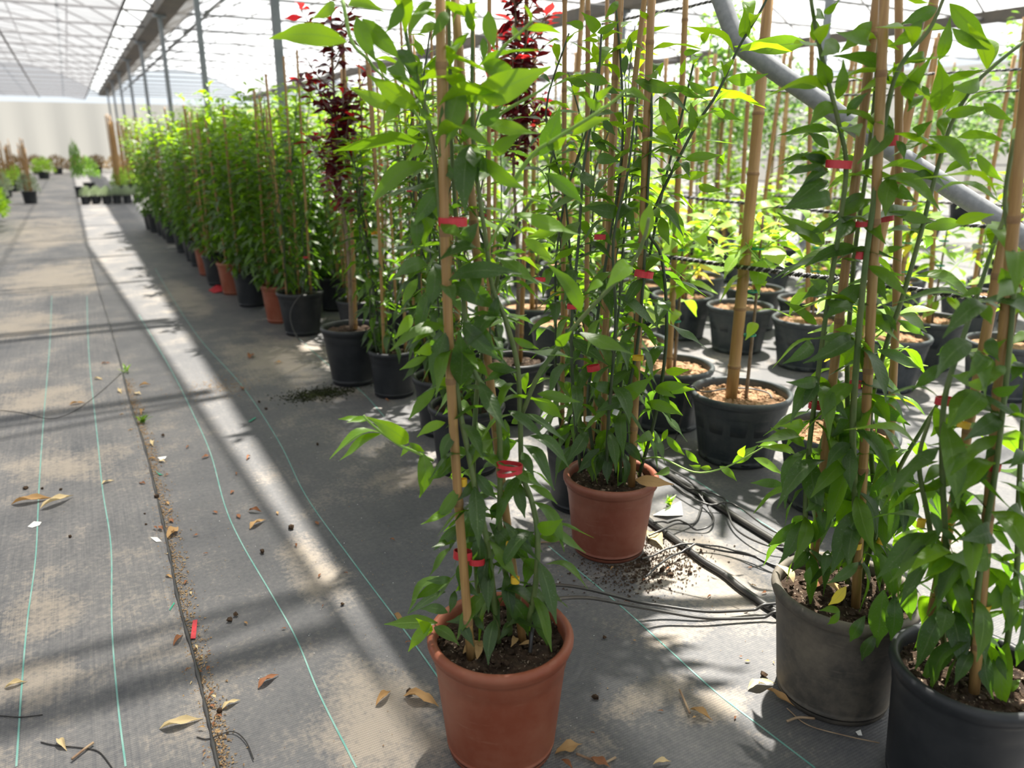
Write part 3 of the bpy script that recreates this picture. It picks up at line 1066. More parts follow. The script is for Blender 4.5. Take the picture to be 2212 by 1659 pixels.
# -- terracotta pot behind it, beside the hoses
r = random.Random(2)
loc = rim_foot(1320, 1022, 0.255)
F2 = float(loc @ FH)
P2 = tag(empty('potted_climber', loc), 'bushy climber in terracotta pot in front of the coiled black hoses', 'potted plant')
make_pot(P2, 0.295, 0.222, 0.255, M_TERRA2)
canes2 = [('1364 1050 -.04', '1409 -50 -.02', .0115), ('1270 1010 .02', '1398 -50 .06', .0085), ('1303 1000 .04', '1339 -50 .10', .0105)]
for i, (a, b, rad) in enumerate(canes2):
    qa, qb = list(map(float, a.split())), list(map(float, b.split()))
    obj('bamboo_cane', cane_mesh(local(P2, at(qa[0], qa[1], F2 + qa[2])), local(P2, at(qb[0], qb[1], F2 + qb[2])), rad, rad * .9, 0.01, 20 + i), P2)
stems2 = [px_path('1340 1040 -.03;1345 900 -.05;1375 760 -.04;1390 600 -.04;1400 400 -.03;1408 250 -.03;1400 120;1410 0', F2), px_path('1290 1030 0;1270 880;1282 760 .02;1300 620 .02;1330 440 .04;1345 300 .05;1342 150 .08;1330 10 .08', F2),
          px_path('1255 1020 -.02;1240 880 -.05;1235 700 -.06;1250 520 -.04;1262 350 -.02;1290 200;1300 60', F2), px_path('1380 1030 .03;1420 880 .02;1440 720 .02;1430 560 .03;1400 500 .04;1420 437 0;1497 283 -.03;1550 200 -.05;1595 104 -.06;1640 29 -.08;1665 -20 -.08', F2),
          px_path('1330 1030 .05;1345 800 .08;1385 640 .09;1430 420 .08;1470 260 .08;1500 130 .07', F2), px_path('1310 1030 -.05;1315 900 -.08;1330 700 -.08;1325 520 -.08;1355 380 -.07;1370 260 -.07', F2)]
for s in stems2:
    part_tube('stem', P2, s, np.linspace(0.0058, 0.0028, len(s)), M_STEMD)
s = px_path('1390 990 0;1430 990 -.08;1500 1020 -.14;1560 1012 -.16;1615 985 -.18;1650 965 -.2', F2)
part_tube('shoot', P2, s, np.linspace(0.003, 0.0018, len(s)), M_STEMY, 6)
traced(P2, '''3;2045 318 1508 348 128 m;1455 590 1760 550 95 m;1575 285 1580 55 105 m;1345 795 1645 720 60 y;1330 810 1560 900 65 m;1300 690 1150 590 60 m;1200 990 1180 765 150 m;480 235 365 90 80 m;485 245 655 150 55 m;
725 405 730 275 85 m;700 410 690 570 100 d;565 620 325 570 80 m;405 640 245 590 150 m;760 600 1115 685 90 m;950 720 1110 1010 100 m;560 640 650 700 60 d;885 1040 765 860 95 d;920 1020 1060 1090 80 y;
1090 990 1000 840 90 m;1330 560 1250 510 130 m;1110 560 1140 440 60 y;1270 310 1340 230 50 y;1130 400 1250 380 50 m;880 1170 700 1300 90 d;1140 1190 1420 1160 65 m;1110 1320 1330 1290 65 y;1240 1390 1425 1420 55 m;
640 1580 390 1540 100 d;480 1190 660 1210 60 d;530 900 620 1010 70 d;440 980 570 1140 80 d;1400 1220 1440 1130 55 m;380 210 250 170 60 m;640 10 540 140 60 m;6;880 1640 1060 1590 60 m;
2070 40 2165 310 120 m;2000 100 2060 310 120 m;1500 1100 1290 1010 90 d;1400 1090 1280 1250 80 d;1720 1460 1940 1290 120 m;1960 1370 2210 1350 75 m;1890 1480 2155 1580 85 m;
1960 1370 2100 1450 80 m;2030 1250 2210 1240 50 y;s;670 380 885 215 105 m;915 295 1190 310 85 y;850 395 1100 500 85 m;910 310 1050 370 70 m;640 640 605 900 80 d;660 690 800 850 110 d;490 740 330 920 90 d;530 740 450 980 80 d;
575 790 550 1000 75 d;400 620 250 840 110 d;690 850 610 1030 60 d;310 700 170 930 80 d;870 640 745 700 70 m;990 600 945 690 60 y;980 650 1115 790 60 m;1120 750 1215 850 60 m;1000 880 890 930 75 m;1225 880 1310 890 50 y;
1370 870 1495 980 55 m;1465 845 1650 715 75 m;1530 800 1560 720 50 y;1620 810 1830 930 55 y;1650 730 1890 780 45 y;1230 870 1145 860 55 m;700 400 460 480 80 d;560 300 400 260 90 d''', F2, r, 0.07, -0.04)
put_leaves(P2, grow(stems2, r, 0.066, 0.095, 0.145, 0.32, 1.62, drop=-1.15), r)
for x, y, w, h, mt, tl in ((1391, 592, 40, 13, M_TIER, 0.15), (1236, 662, 22, 10, M_TIER, 0.0), (1282, 795, 28, 12, M_TIER, -.2), (1378, 773, 24, 10, M_TIEY, 0.0), (1296, 512, 24, 10, M_TIER, 0.0), (1167, 604, 22, 8, M_TIER, 0),
                           (1277, 905, 24, 9, M_TIEW, 0), (1330, 890, 12, 12, M_TIEW, .4)):
    add_tie(P2, x, y, w, h, F2 - 0.06, mt, tl)
o = obj('dry_leaf', LEAFS['d'][5], P2, Matrix.Translation(tuple(-np.array(loc))) @ seen_leaf(at(1372, 1050, F2 - .08), at(1455, 1060, F2 - .12), .3, r))
o.material_slots[0].link = 'OBJECT'
o.material_slots[0].material = M_DRY

# -- dusty grey pot on the right
r = random.Random(3)
loc = rim_foot(1828, 1266, 0.280)
F3 = float(loc @ FH)
P3 = tag(empty('potted_climber', loc), 'big-leaved climber with three canes in a dusty grey pot', 'potted plant')
make_pot(P3, 0.318, 0.244, 0.280, M_GREYP, chips=160)
for i, (a, b, rad) in enumerate((('1752 1262 .01', '1900 -50 .0', .0095), ('1848 1310 -.04', '1912 -50 -.06', .0098), ('1905 1215 .07', '1941 -50 .08', .0085))):
    qa, qb = list(map(float, a.split())), list(map(float, b.split()))
    obj('bamboo_cane', cane_mesh(local(P3, at(qa[0], qa[1], F3 + qa[2])), local(P3, at(qb[0], qb[1], F3 + qb[2])), rad, rad * .9, 0.012, 40 + i), P3)
stems3 = [px_path('1755 1270 0;1740 1150 -.02;1745 1000 -.02;1762 850 -.02;1790 640 -.03;1815 480 -.04;1828 360 -.04;1815 280 -.05;1790 180 -.06;1770 100 -.06;1755 20 -.07;1748 -40 -.07', F3),
          px_path('1850 1290 -.03;1848 1100 -.05;1842 930 -.06;1852 760 -.06;1866 600 -.06;1885 450 -.06;1905 300 -.05;1930 180 -.04;1960 120 -.03;2010 60 -.03;2045 -20 -.03', F3),
          px_path('1905 1260 .05;1890 1080 .03;1880 900 .0;1910 760 -.02;1950 640 -.03;1990 500 -.03;2010 420 -.02;2050 280;2100 190;2150 140;2212 90', F3),
          px_path('1860 1250 .04;1930 1040 0;1990 930 -.04;2040 850 -.06', F3), px_path('1830 1260 .03;1835 1000 .04;1830 800 .03;1845 560 .03;1870 380 .03;1890 200 .02;1900 20', F3)]
for i, s in enumerate(stems3):
    part_tube('stem', P3, s, np.linspace(0.0075 if i == 1 else 0.0058, 0.0032, len(s)), M_STEM)
traced(P3, '''4;480 650 395 430 170 m;376 305 365 102 50 m;445 105 385 140 60 m;450 100 562 0 90 m;775 300 532 240 60 m;805 160 568 395 150 m;565 330 428 420 65 m;935 605 508 420 95 d;548 742 592 440 95 m;395 585 190 655 65 m;525 780 342 940 150 m;
620 868 782 690 110 d;512 975 100 1012 70 d;485 1110 325 990 80 d;472 1195 278 1140 60 d;492 1250 132 1200 60 m;475 1262 175 1300 55 d;485 1282 268 1410 60 d;475 1350 138 1565 80 d;492 1475 128 1560 95 d;1045 645 675 712 60 y;
1010 620 968 455 45 y;1048 612 1155 482 45 y;1110 760 1272 395 95 m;1105 735 1070 835 95 m;960 930 695 1225 120 m;890 818 850 1155 220 d;988 1050 1045 1195 95 d;1292 60 1012 188 120 d;1182 150 925 350 130 m;
1308 450 1392 125 105 m;1405 208 1685 372 85 m;1385 25 1695 335 120 m;1190 420 1018 465 60 m;1275 832 1300 445 125 m;1320 640 1665 515 75 m;1505 620 1338 838 115 l;1605 600 1375 650 70 m;1345 860 1695 800 95 m;1640 770 1865 905 80 m;
1350 850 1340 1012 125 m;1228 1018 1565 1318 95 m;1440 1030 1815 1065 75 m;1125 1200 1505 1110 75 m;1590 1150 1795 1358 75 m;1350 1292 1610 1180 70 m;960 1312 908 1615 185 m;1060 1332 1385 1425 70 d;832 1492 488 1648 85 m;
752 1440 565 1630 100 d;935 1585 1295 1655 85 m;1000 1420 1140 1510 110 d;1180 640 1240 720 60 d;1150 990 1260 900 80 d;8;455 300 100 65 100 m;432 288 128 168 55 m;515 110 328 225 60 m;705 332 300 475 95 d;805 200 800 412 165 d;
472 630 288 715 70 d;462 622 345 570 70 d;722 600 445 868 135 d;820 490 918 722 95 d;395 905 155 732 65 m;670 1005 292 1192 100 d;640 1050 380 1000 60 d;345 1020 138 1195 75 d;690 945 525 940 80 y;850 1092 1175 1235 80 d;
860 1060 680 1160 110 d;720 1100 745 1302 90 d;395 1380 625 1605 120 d;725 1440 1095 1655 115 d;392 1310 268 1512 85 d;382 1320 165 1330 60 d;880 820 992 955 80 d;1000 870 1195 985 65 d;660 120 560 260 70 d;930 350 1050 320 90 d;
1180 140 1090 230 110 m;1200 180 1500 160 90 m;1430 140 1720 80 100 y;r;600 95 480 295 80 d;500 600 232 445 50 m;485 545 118 565 45 m;482 400 295 432 55 y;430 665 132 588 45 y;332 890 75 878 75 d;655 700 282 1080 125 d;
860 605 862 945 165 d;1195 690 978 1030 165 d;855 570 665 770 85 d;875 512 1082 655 95 d;588 918 965 1055 100 d;960 1055 708 1580 190 d;1000 1065 925 1520 165 d;1340 815 1138 1350 165 d;1365 975 1198 1290 110 d;
1500 845 1550 1190 150 d;722 1060 445 1400 115 d;425 1180 208 1370 85 d;530 1405 398 1570 85 d;1100 1420 1205 1680 110 d;600 1000 500 1100 70 d;680 1400 640 1600 110 d;''', F3, r, 0.06, -0.06)
traced(P3, '''5;1070 328 1020 755 135 d;1128 498 1100 838 110 d;
1222 510 1220 862 95 d;1050 55 1140 402 140 d;1560 408 1288 795 115 d;930 520 818 715 85 d;742 488 588 482 45 m;742 492 648 585 55 m;520 155 520 305 100 d;1010 660 908 858 90 d;790 300 655 440 70 g;880 120 640 280 80 d''', F3 - .16, r, 0.03, 0.0)
put_leaves(P3, grow([s[:len(s) // 2] for s in stems3], r, 0.075, 0.10, 0.15, 0.36, 0.80, drop=-1.25, e_top=-.6, young=2), r)
put_leaves(P3, grow(stems3, r, 0.078, 0.09, 0.145, 0.36, 1.5, drop=-1.15), r)
for x, y, w, h, mt, tl in ((1812, 355, 50, 15, M_TIER, 0.05), (1925, 303, 26, 20, M_TIER, -.1), (1912, 470, 32, 14, M_TIER, -.15), (1868, 483, 34, 10, M_TIER, -.1), (1862, 552, 24, 14, M_TIER, .1), (1848, 830, 24, 14, M_TIER, 0.05), (1772, 876, 46, 12, M_TIER, .05),
                           (1762, 1038, 48, 13, M_TIER, -.1), (1757, 1052, 26, 9, M_TIEY, 0), (1765, 1097, 20, 10, M_TIEY, -.3), (1845, 1178, 28, 12, M_TIEY, .05), (1905, 1170, 18, 10, M_TIEY, .3)):
    add_tie(P3, x, y, w, h, F3 - 0.05 + (0.05 if x > 1900 or x < 1790 else 0), mt, tl)
for (x, y, a, s, mm) in ((1712, 1275, 1.5, .06, M_DRYP), (1750, 1272, .3, .06, M_DRYR), (1820, 1285, 1.9, .05, M_DRY), (1945, 1310, .8, .05, M_DRYP)):
    p = ground(x, y, 0.258)
    d = np.array([math.cos(a), math.sin(a), 0.3])
    o = obj('dry_leaf', LEAFS['d'][3], P3, Matrix.Translation(tuple(-np.array(loc))) @ leaf_matrix(p, d, np.array([.2, -.6, 1]), s, .5))
    o.material_slots[0].link = 'OBJECT'
    o.material_slots[0].material = mm

# -- black pot touching it
r = random.Random(4)
loc = rim_foot(2100, 1436, 0.280)
F4 = float(loc @ FH)
P4 = tag(empty('potted_climber', loc), 'big-leaved climber with two leaning canes in a clean black pot beside the dusty grey pot', 'potted plant')
make_pot(P4, 0.286, 0.230, 0.280, M_BLACK, chips=160)
for i, (a, b, rad) in enumerate((('2104 1495 -.05', '2236 -20 -.04', .0095), ('2012 1330 .06', '2262 -20 .10', .0092))):
    qa, qb = list(map(float, a.split())), list(map(float, b.split()))
    obj('bamboo_cane', cane_mesh(local(P4, at(qa[0], qa[1], F4 + qa[2])), local(P4, at(qb[0], qb[1], F4 + qb[2])), rad, rad * .9, 0.018, 60 + i), P4)
stems4 = [px_path('2100 1480 -.02;2110 1300 -.05;2128 1150 -.05;2150 1020 -.05;2170 850 -.05;2185 700 -.04;2190 560 -.04;2170 440;2190 300', F4), px_path('2060 1420 .02;2045 1200 0;2035 1000 -.02;2040 865 -.03;2070 760 -.02;2110 640 0;2150 520 .02;2190 420 .04', F4),
          px_path('2170 1420 0;2195 1250 -.03;2200 1080 -.03;2210 900;2230 700', F4), px_path('2040 1400 .05;2010 1150 .03;1985 1000 0;2010 900 -.01', F4)]
for s in stems4:
    part_tube('stem', P4, s, np.linspace(0.0058, 0.0032, len(s)), M_STEM)
traced(P4, '''8;1650 758 1335 1005 100 d;1545 1040 1285 1305 110 d;1315 1200 1105 1395 95 d;1622 1130 1508 1315 80 m;1640 1130 1785 1255 75 m;1648 1112 1815 1008 60 y;1630 1415 1385 1670 140 m;1705 1400 1910 1350 110 d;1900 620 1738 722 85 m;
1632 648 1465 702 50 m;1640 760 1700 900 70 m;1800 600 1770 480 70 m;1900 1180 1840 1330 80 d;1700 1000 1760 1180 90 d;1490 1290 1400 1280 50 m;1620 1330 1480 1340 50 y;r;1910 690 1618 958 165 d;2035 350 1738 545 105 d;
1880 180 1612 450 150 m;1965 260 2100 150 100 d;1930 1430 1590 1445 120 m;1692 1448 1298 1590 75 y;1662 1460 1425 1625 70 y;1780 1440 1740 1690 200 m;2035 1555 1825 1680 110 y;1700 900 1640 1050 90 d;1580 880 1440 900 70 m;
2000 560 1900 700 90 d;2180 620 2090 760 90 d;1700 1000 1780 1150 90 d;2150 1100 1980 1200 90 d;2100 260 2190 360 80 d;1900 1250 1700 1320 90 d;1560 1230 1700 1340 80 d;1480 1100 1540 1300 90 d;5;1640 690 1325 1035 120 d;
1832 775 1892 1148 110 d;1735 780 1598 1040 95 d;1645 78 1248 192 60 y;1555 100 1378 245 70 y;1722 85 1640 565 180 m;1962 178 1680 425 110 y;2005 240 1768 505 120 m;2100 480 2060 650 90 m;2030 420 1955 660 80 d;1850 380 1720 300 90 d;
1930 820 1990 1000 70 d;2100 700 2060 900 80 d;2090 1000 1980 1130 80 m;1540 470 1500 680 90 d;2110 330 2040 430 90 y;1950 100 2100 60 100 m;1700 640 1850 660 100 d''', F4, r, 0.05, -0.05)
put_leaves(P4, grow([s[:len(s) // 2] for s in stems4], r, 0.080, 0.10, 0.15, 0.35, 0.80, drop=-1.25, e_top=-.6, young=2), r)
put_leaves(P4, grow(stems4, r, 0.085, 0.09, 0.14, 0.34, 1.5, drop=-1.15), r)
for x, y, w, h, mt, tl in ((2041, 866, 36, 14, M_TIER, 0.05), (2150, 1010, 20, 14, M_TIER, 0.05), (2040, 1006, 16, 16, M_TIER, 0.), (2082, 918, 24, 11, M_TIEY, .2), (2115, 1311, 40, 14, M_TIEY, .1), (2042, 1140, 30, 10, M_TIEY, -.1), (1990, 1130, 16, 16, M_TIEY, 0)):
    add_tie(P4, x, y, w, h, F4 - 0.04 + (0.06 if x < 2060 else 0), mt, tl)

# ================================================================== more climbers behind, the long row
def cane_set(root, n, rad_in, rad_out, h0, h1, r, cr=0.0085, prefix='bamboo_cane'):
    a0 = r.uniform(0, 6.28)
    for k in range(n):
        a = a0 + k * 6.283 / n + r.uniform(-.3, .3)
        b = a + r.uniform(-.5, .5)
        obj(prefix, cane_mesh((rad_in * math.cos(a), rad_in * math.sin(a), h0), (rad_out * math.cos(b), rad_out * math.sin(b), h1 * r.uniform(.92, 1.06)), cr, cr * .85, r.uniform(0, .012), r.randrange(999), 8), root)


def generic_stems(loc, r, n, h0, h1, spread):
    out = []
    for k in range(n):
        a = r.uniform(0, 6.28)
        pts = []
        m = 7
        hh = h1 * r.uniform(.82, 1.05)
        for i in range(m):
            t = i / (m - 1)
            q = 0.05 + spread * (0.35 + 0.65 * t) * r.uniform(.6, 1.2)
            a += r.uniform(-.5, .9)
            pts.append(np.array([loc[0] + q * math.cos(a), loc[1] + q * math.sin(a), h0 + (hh - h0) * t]))
        out.append(smooth_path(pts, 4))
    return out


def climber(loc, D, d, H, mat, seed, h, label, group=None, nst=6, step=0.055, ncane=3, ll=(0.085, 0.135), keys='dmy', spread=.10, tie=True, drop=-.8, name='potted_climber', ch=None, low=None, ratio=(.24, .33), young=.85):
    r = random.Random(seed)
    root = tag(empty(name, (loc[0], loc[1], 0)), label, 'potted plant', group)
    make_pot(root, D, d, H, mat, n=36)
    cane_set(root, ncane, D * .28, D * .34, H - .06, ch or h * 1.12, r)
    st = generic_stems(loc, r, nst, H - .03, h, spread)
    for s in st:
        part_tube('stem', root, s, np.linspace(.0052, .0026, len(s)), M_STEMD if keys[0] != 'p' else M_WOOD, 5)
    put_leaves(root, grow(st, r, step, ll[0], ll[1], low or (H + .03), h + .2, keys=keys, drop=drop, ratio=ratio, young=young), r)
    if tie:
        for k in range(3):
            s = st[k % nst]
            p = s[len(s) * (k + 1) // 5]
            v, f = tie_vf(p - np.array([loc[0], loc[1], 0]), (0, 0, 1), .016, .012, .011, n=10)
            obj('tie', mesh_from('tie', v, f, M_TIER if k != 1 else M_TIEY, False), root)
    return root


climber((1.208, 2.564), .300, .235, .27, M_BLACK, 101, 1.50, 'climber in black pot right behind the lone terracotta pot')
climber((1.306, 2.985), .290, .225, .26, M_BLACK, 102, 1.55, 'climber in black pot between the red-leaved shrub and the lone climber')
climber((1.425, 2.085), .270, .21, .26, M_BLACK, 103, 1.55, 'climber in black pot wedged behind the terracotta pot by the hoses')
climber((1.290, 3.600), .250, .20, .24, M_BLACK, 104, 1.45, 'climber in small black pot touching the wide black pot of the red-leaved tree')
climber((1.217, 5.150), .310, .225, .29, M_BLACK, 105, 1.50, 'climber with yellow-tied canes in black pot with a loop of hose over its rim')
for k, (x, y, hh) in enumerate(((1.80, 2.42, 1.6), (1.70, 3.42, 1.55), (1.63, 3.95, 1.6), (1.62, 4.42, 1.5), (1.50, 4.80, 1.55))):
    climber((x, y), .28, .21, .27, M_BLACK, 110 + k, hh, 'climber in black pot hidden behind the front pots of the row', 'second line of climbers', nst=5, step=.06)

# dark red-leaved trees
def purple(loc, D, d, H, seed, h, label, mat=M_BLACK, low=.5):
    r = random.Random(seed)
    root = tag(empty('red_leaved_tree', (loc[0], loc[1], 0)), label, 'potted plant')
    make_pot(root, D, d, H, mat, n=44)
    tr = smooth_path([(loc[0], loc[1], H - .04), (loc[0] + .01, loc[1], .7), (loc[0] - .01, loc[1] + .01, 1.2), (loc[0], loc[1], h)], 6)
    part_tube('trunk', root, tr, np.linspace(.011, .004, len(tr)), M_WOOD, 7)
    obj('bamboo_cane', cane_mesh((.03, .02, H - .06), (.05, .01, h * .93), .011, .009, .01, seed), root)
    st = [tr]
    for k in range(30):
        z = r.uniform(low, h * .95)
        a = r.uniform(0, 6.28)
        L = r.uniform(.10, .20) * (1.2 - .4 * z / h)
        b = np.array([loc[0], loc[1], z])
        st.append(smooth_path([b, b + np.array([math.cos(a) * L * .6, math.sin(a) * L * .6, L * .5]), b + np.array([math.cos(a) * L, math.sin(a) * L, L * 1.1])], 4))
    for s in st[1:]:
        part_tube('twig', root, s, np.linspace(.004, .002, len(s)), M_WOOD, 5)
    lst = grow(st[1:], r, .032, .055, .095, low, h + .3, keys='ppr', drop=-.4, ratio=(.42, .55), young=.93)
    lst += grow(st[:1], r, .040, .06, .10, low, h + .3, keys='ppr', drop=-.6, ratio=(.42, .55), young=.97)
    lst.sort(key=lambda q: (q[0] != 'r', np.array(q[1])[:2, 3] @ FH[:2]))          # the leaves on the near side show largest
    put_leaves(root, lst[:280], r)
    T = Matrix.Translation((-loc[0], -loc[1], 0))
    obj('foliage', foliage_mesh('foliage', [T @ M for q, M in lst[280:]], M_PURP, r), root, None, 'stuff')
    return root


red_tree = purple((1.175, 3.905), .320, .225, .31, 201, 1.86, 'dark red-leaved tree in wide black pot at the front of the row', low=.92)
purple((1.66, 2.98), .300, .225, .29, 202, 1.95, 'tall dark red-leaved tree standing behind the lone climber', low=1.15)

q = at(813, 525, 3.80) - np.array([1.175, 3.905, 0])
tg = obj('plant_tag', mesh_from('plant_tag', *box_vf(q, (.045, .002, .085)), M_PAPER, False), red_tree)
obj('tag_band', mesh_from('tag_band', *box_vf(q + np.array([0, 0, .055]), (.046, .003, .028)), plain('tag_orange', (.8, .30, .03)), False), tg)

# the rest of the long row: leaves too small and blurred to tell apart
ROWF = []
for k in range(6):
    r = random.Random(300 + k)
    st = generic_stems((0, 0), r, 12, .26, 1.45, .19)
    lst = grow(st, r, .050, .075, .115, .28, 1.6, drop=-.7, young=.80)
    r2 = random.Random(k)
    ROWF.append((foliage_mesh('foliage', [M for q, M in lst if q == 'd'], LEAFM['d'], r2), foliage_mesh('foliage_mid', [M for q, M in lst if q == 'm'], LEAFM['m'], r2), foliage_mesh('foliage_young', [M for q, M in lst if q == 'y'], LEAFM['y'], r2)))
CANES = [cane_mesh((0, 0, 0), (0.0, 0.0, 1.75), .0095, .008, .01, 900 + k, 6) for k in range(4)]


def row_plant(x, y, D, H, mat, k, s, label, group):
    r = random.Random(k * 31 + 5)
    root = tag(empty('potted_climber', (x, y, 0)), label, 'potted plant', group)
    make_pot(root, D, D * .76, H, mat, n=24)
    rz = Matrix.Rotation(r.uniform(0, 6.28), 4, 'Z')
    fa = ROWF[k % 6]
    M = rz @ Matrix.Diagonal((r.uniform(.95, 1.2), r.uniform(.95, 1.2), s, 1))
    for nm, m in zip(('foliage', 'foliage_mid', 'foliage_young'), fa):
        obj(nm, m, root, M, 'stuff')
    for j in range(3):
        a = r.uniform(0, 6.28)
        obj('bamboo_cane', CANES[(k + j) % 4], root, Matrix.Translation((.08 * math.cos(a), .08 * math.sin(a), H - .06)) @ Matrix.Rotation(r.uniform(-.05, .05), 4, 'X') @ Matrix.Rotation(r.uniform(-.05, .05), 4, 'Y') @ Matrix.Diagonal((1, 1, r.uniform(.60, .80), 1)))
    return root


row_front = [(1.182, 5.60, 1), (1.30, 5.98, 0), (1.115, 6.30, 0), (1.28, 6.60, 0), (1.085, 6.90, 1), (1.25, 7.20, 0), (1.046, 7.44, 0), (1.24, 7.78, 0), (1.054, 8.06, 1), (1.067, 8.72, 0), (1.24, 8.40, 0), (1.07, 9.15, 0), (1.24, 9.5, 0), (1.063, 9.94, 0),
             (1.22, 10.4, 0), (1.051, 11.0, 0), (1.051, 11.45, 0), (1.04, 11.95, 0), (0.98, 12.45, 0), (.96, 12.9, 0)]
nb = nt = 0
for k, (x, y, c) in enumerate(row_front):
    H = .27
    if c:
        row_plant(x, y, .27, H, M_TERRA, k, random.Random(k).uniform(.95, 1.12), ORD[nt] + ' terracotta pot with climber in the long row, counted from the red-leaved trees', 'terracotta pots in the long row')
    else:
        row_plant(x, y, .28, H, M_BLACK, k, random.Random(k).uniform(.92, 1.12), ORD[nb] + ' black pot with climber past the caned pot, aisle side of the long row', 'black pots at the front of the long row')
    nt, nb = nt + c, nb + 1 - c
k = 40
for x in (1.66, 2.05):
    y = 5.35 if x < 2 else 4.6
    while y < 13.2:
        if x > 2 or min(abs(y - 6.9 - 4 * q) for q in range(3)) > .24:
            row_plant(x + random.Random(k).uniform(-.06, .06), y, .27, .26, M_BLACK, k, random.Random(k).uniform(1.0, 1.2), 'climber in black pot in the back lines of the long row', 'back lines of the long row')
        k += 1
        y += .47 if x < 2 else .62

# ================================================================== young trees in slate pots under the open roof
def nursery_tree(loc, seed, label, group=None, cane=None, n_br=5, h=1.0, low=.42, keys='llt', near=True, mat=M_BLUE, cane_r=.014, leaves=(.09, .16), gold=0.06, cane_h=1.7):
    r = random.Random(seed)
    x, y = loc
    root = tag(empty('potted_young_tree', (x, y, 0)), label, 'potted plant', group)
    H = .285
    make_pot(root, .400, .295, H, mat, M_SOILB, .035, 44 if near else 24, near, 260 if near else 0)
    tr = smooth_path([(x + .03, y, H - .05), (x + .045, y + .01, .6), (x + .03, y, h * .95)], 5)
    part_tube('trunk', root, tr, np.linspace(.008, .004, len(tr)), M_WOOD, 6)
    if cane is None:
        a = r.uniform(-.12, .12)
        obj('bamboo_cane', cane_mesh((0, 0, H - .06), (a, r.uniform(-.1, .1), cane_h * r.uniform(.9, 1.1)), cane_r, cane_r * .85, .01, seed, 9), root)
    else:
        obj('bamboo_cane', cane, root)
    for q in (.45, .62, .78):
        v, f = tie_vf((.015, 0, q * h + .05), (0, 0, 1), .028, .022, .006, n=10)
        obj('tie', mesh_from('tie', v, f, M_TIEG, False), root)
    st = [tr]
    for k in range(n_br):
        z = r.uniform(low, h * .9)
        a = r.uniform(0, 6.28)
        L = r.uniform(.10, .22)
        b = np.array([x + .035, y, z])
        st.append(smooth_path([b, b + np.array([math.cos(a) * L * .6, math.sin(a) * L * .6, L * .4]), b + np.array([math.cos(a) * L, math.sin(a) * L, L * .75])], 4))
    for s in st[1:]:
        part_tube('twig', root, s, np.linspace(.004, .002, len(s)), M_STEMY, 5)
    lst = grow(st, r, .038, leaves[0], leaves[1], low, h + .4, keys=keys, drop=-.7, ratio=(.42, .58), young=.8, pair=False)
    lst = [('g' if r.random() < gold else q, M) for q, M in lst]
    if near:
        put_leaves(root, lst, r)
    else:
        T = Matrix.Translation((-x, -y, 0))
        obj('foliage', foliage_mesh('foliage', [T @ M for q, M in lst], M_YEL if keys[0] == 'l' else M_BG, r), root, None, 'stuff')
    return root


T1 = ground(1588, 985)
cx = lambda x, y, f: at(x, y, f) - np.array([T1[0], T1[1], 0])
f1 = float(T1 @ FH)
nursery_tree(T1[:2], 401, 'young tree on a thick cane in slate pot beside the hose pile', cane=cane_mesh(cx(1577, 880, f1), cx(1664, -60, f1 + .05), .0245, .019, .008, 77, 12), n_br=7, h=1.02, low=.55)
nursery_tree((2.20, 1.655), 402, 'young tree in slate pot directly behind the dusty grey pot', n_br=6, h=.85, low=.42, cane_r=.016)
nursery_tree((2.225, 2.585), 403, 'young tree in slate pot behind the bushy climber in terracotta', n_br=5, h=.95, low=.45)
nursery_tree(ground(1590, 755)[:2], 404, 'young tree in sunlit slate pot across the bright path from the thick cane', n_br=5, h=.95, low=.5)
nursery_tree(ground(1735, 790)[:2], 405, 'young tree in sunlit slate pot at the corner of the bright path', n_br=5, h=.8, low=.35)
nursery_tree((3.40, 3.86), 406, 'young tree in slate pot half hidden by the climbers across the bright path', n_br=5, h=.95)
nursery_tree((4.02, 3.36), 407, 'young tree in slate pot with a red-topped short cane in the second line', n_br=4, h=.9)
nursery_tree((4.00, 3.82), 408, 'young tree in slate pot at the back of the paired sunlit pots', n_br=5, h=1.0)
nursery_tree((3.60, 2.475), 409, 'young tree in slate pot seen through the canes of the dusty grey pot', n_br=5, h=.9)
nursery_tree((4.15, 2.63), 410, 'young tree in slate pot under the drooping lit leaves of the right-hand climber', n_br=6, h=.85, low=.35)
nursery_tree((5.15, 2.99), 411, 'young tree in slate pot beyond the thick black rope', n_br=4, h=.9)
k = 0
for X, ys in ((2.32, (3.05, 3.55, 4.05)), (3.45, (4.35, 4.85, 5.4, 6.0, 6.6)), (4.02, (2.1, 4.4, 4.9, 5.5, 6.1)), (5.2, (2.3, 3.6, 4.2, 4.8, 5.4, 6.2)), (5.75, (2.6, 3.2, 3.9, 4.6, 5.3, 6.1))):
    for y in ys:
        nursery_tree((X + random.Random(k).uniform(-.05, .05), y), 430 + k, 'young lime-leaved tree on a cane in slate pot in the rows behind the ropes', 'slate pots in the rows behind the ropes', near=False, n_br=7, h=random.Random(k).uniform(.8, 1.25), cane_h=1.9, cane_r=.016)
        k += 1

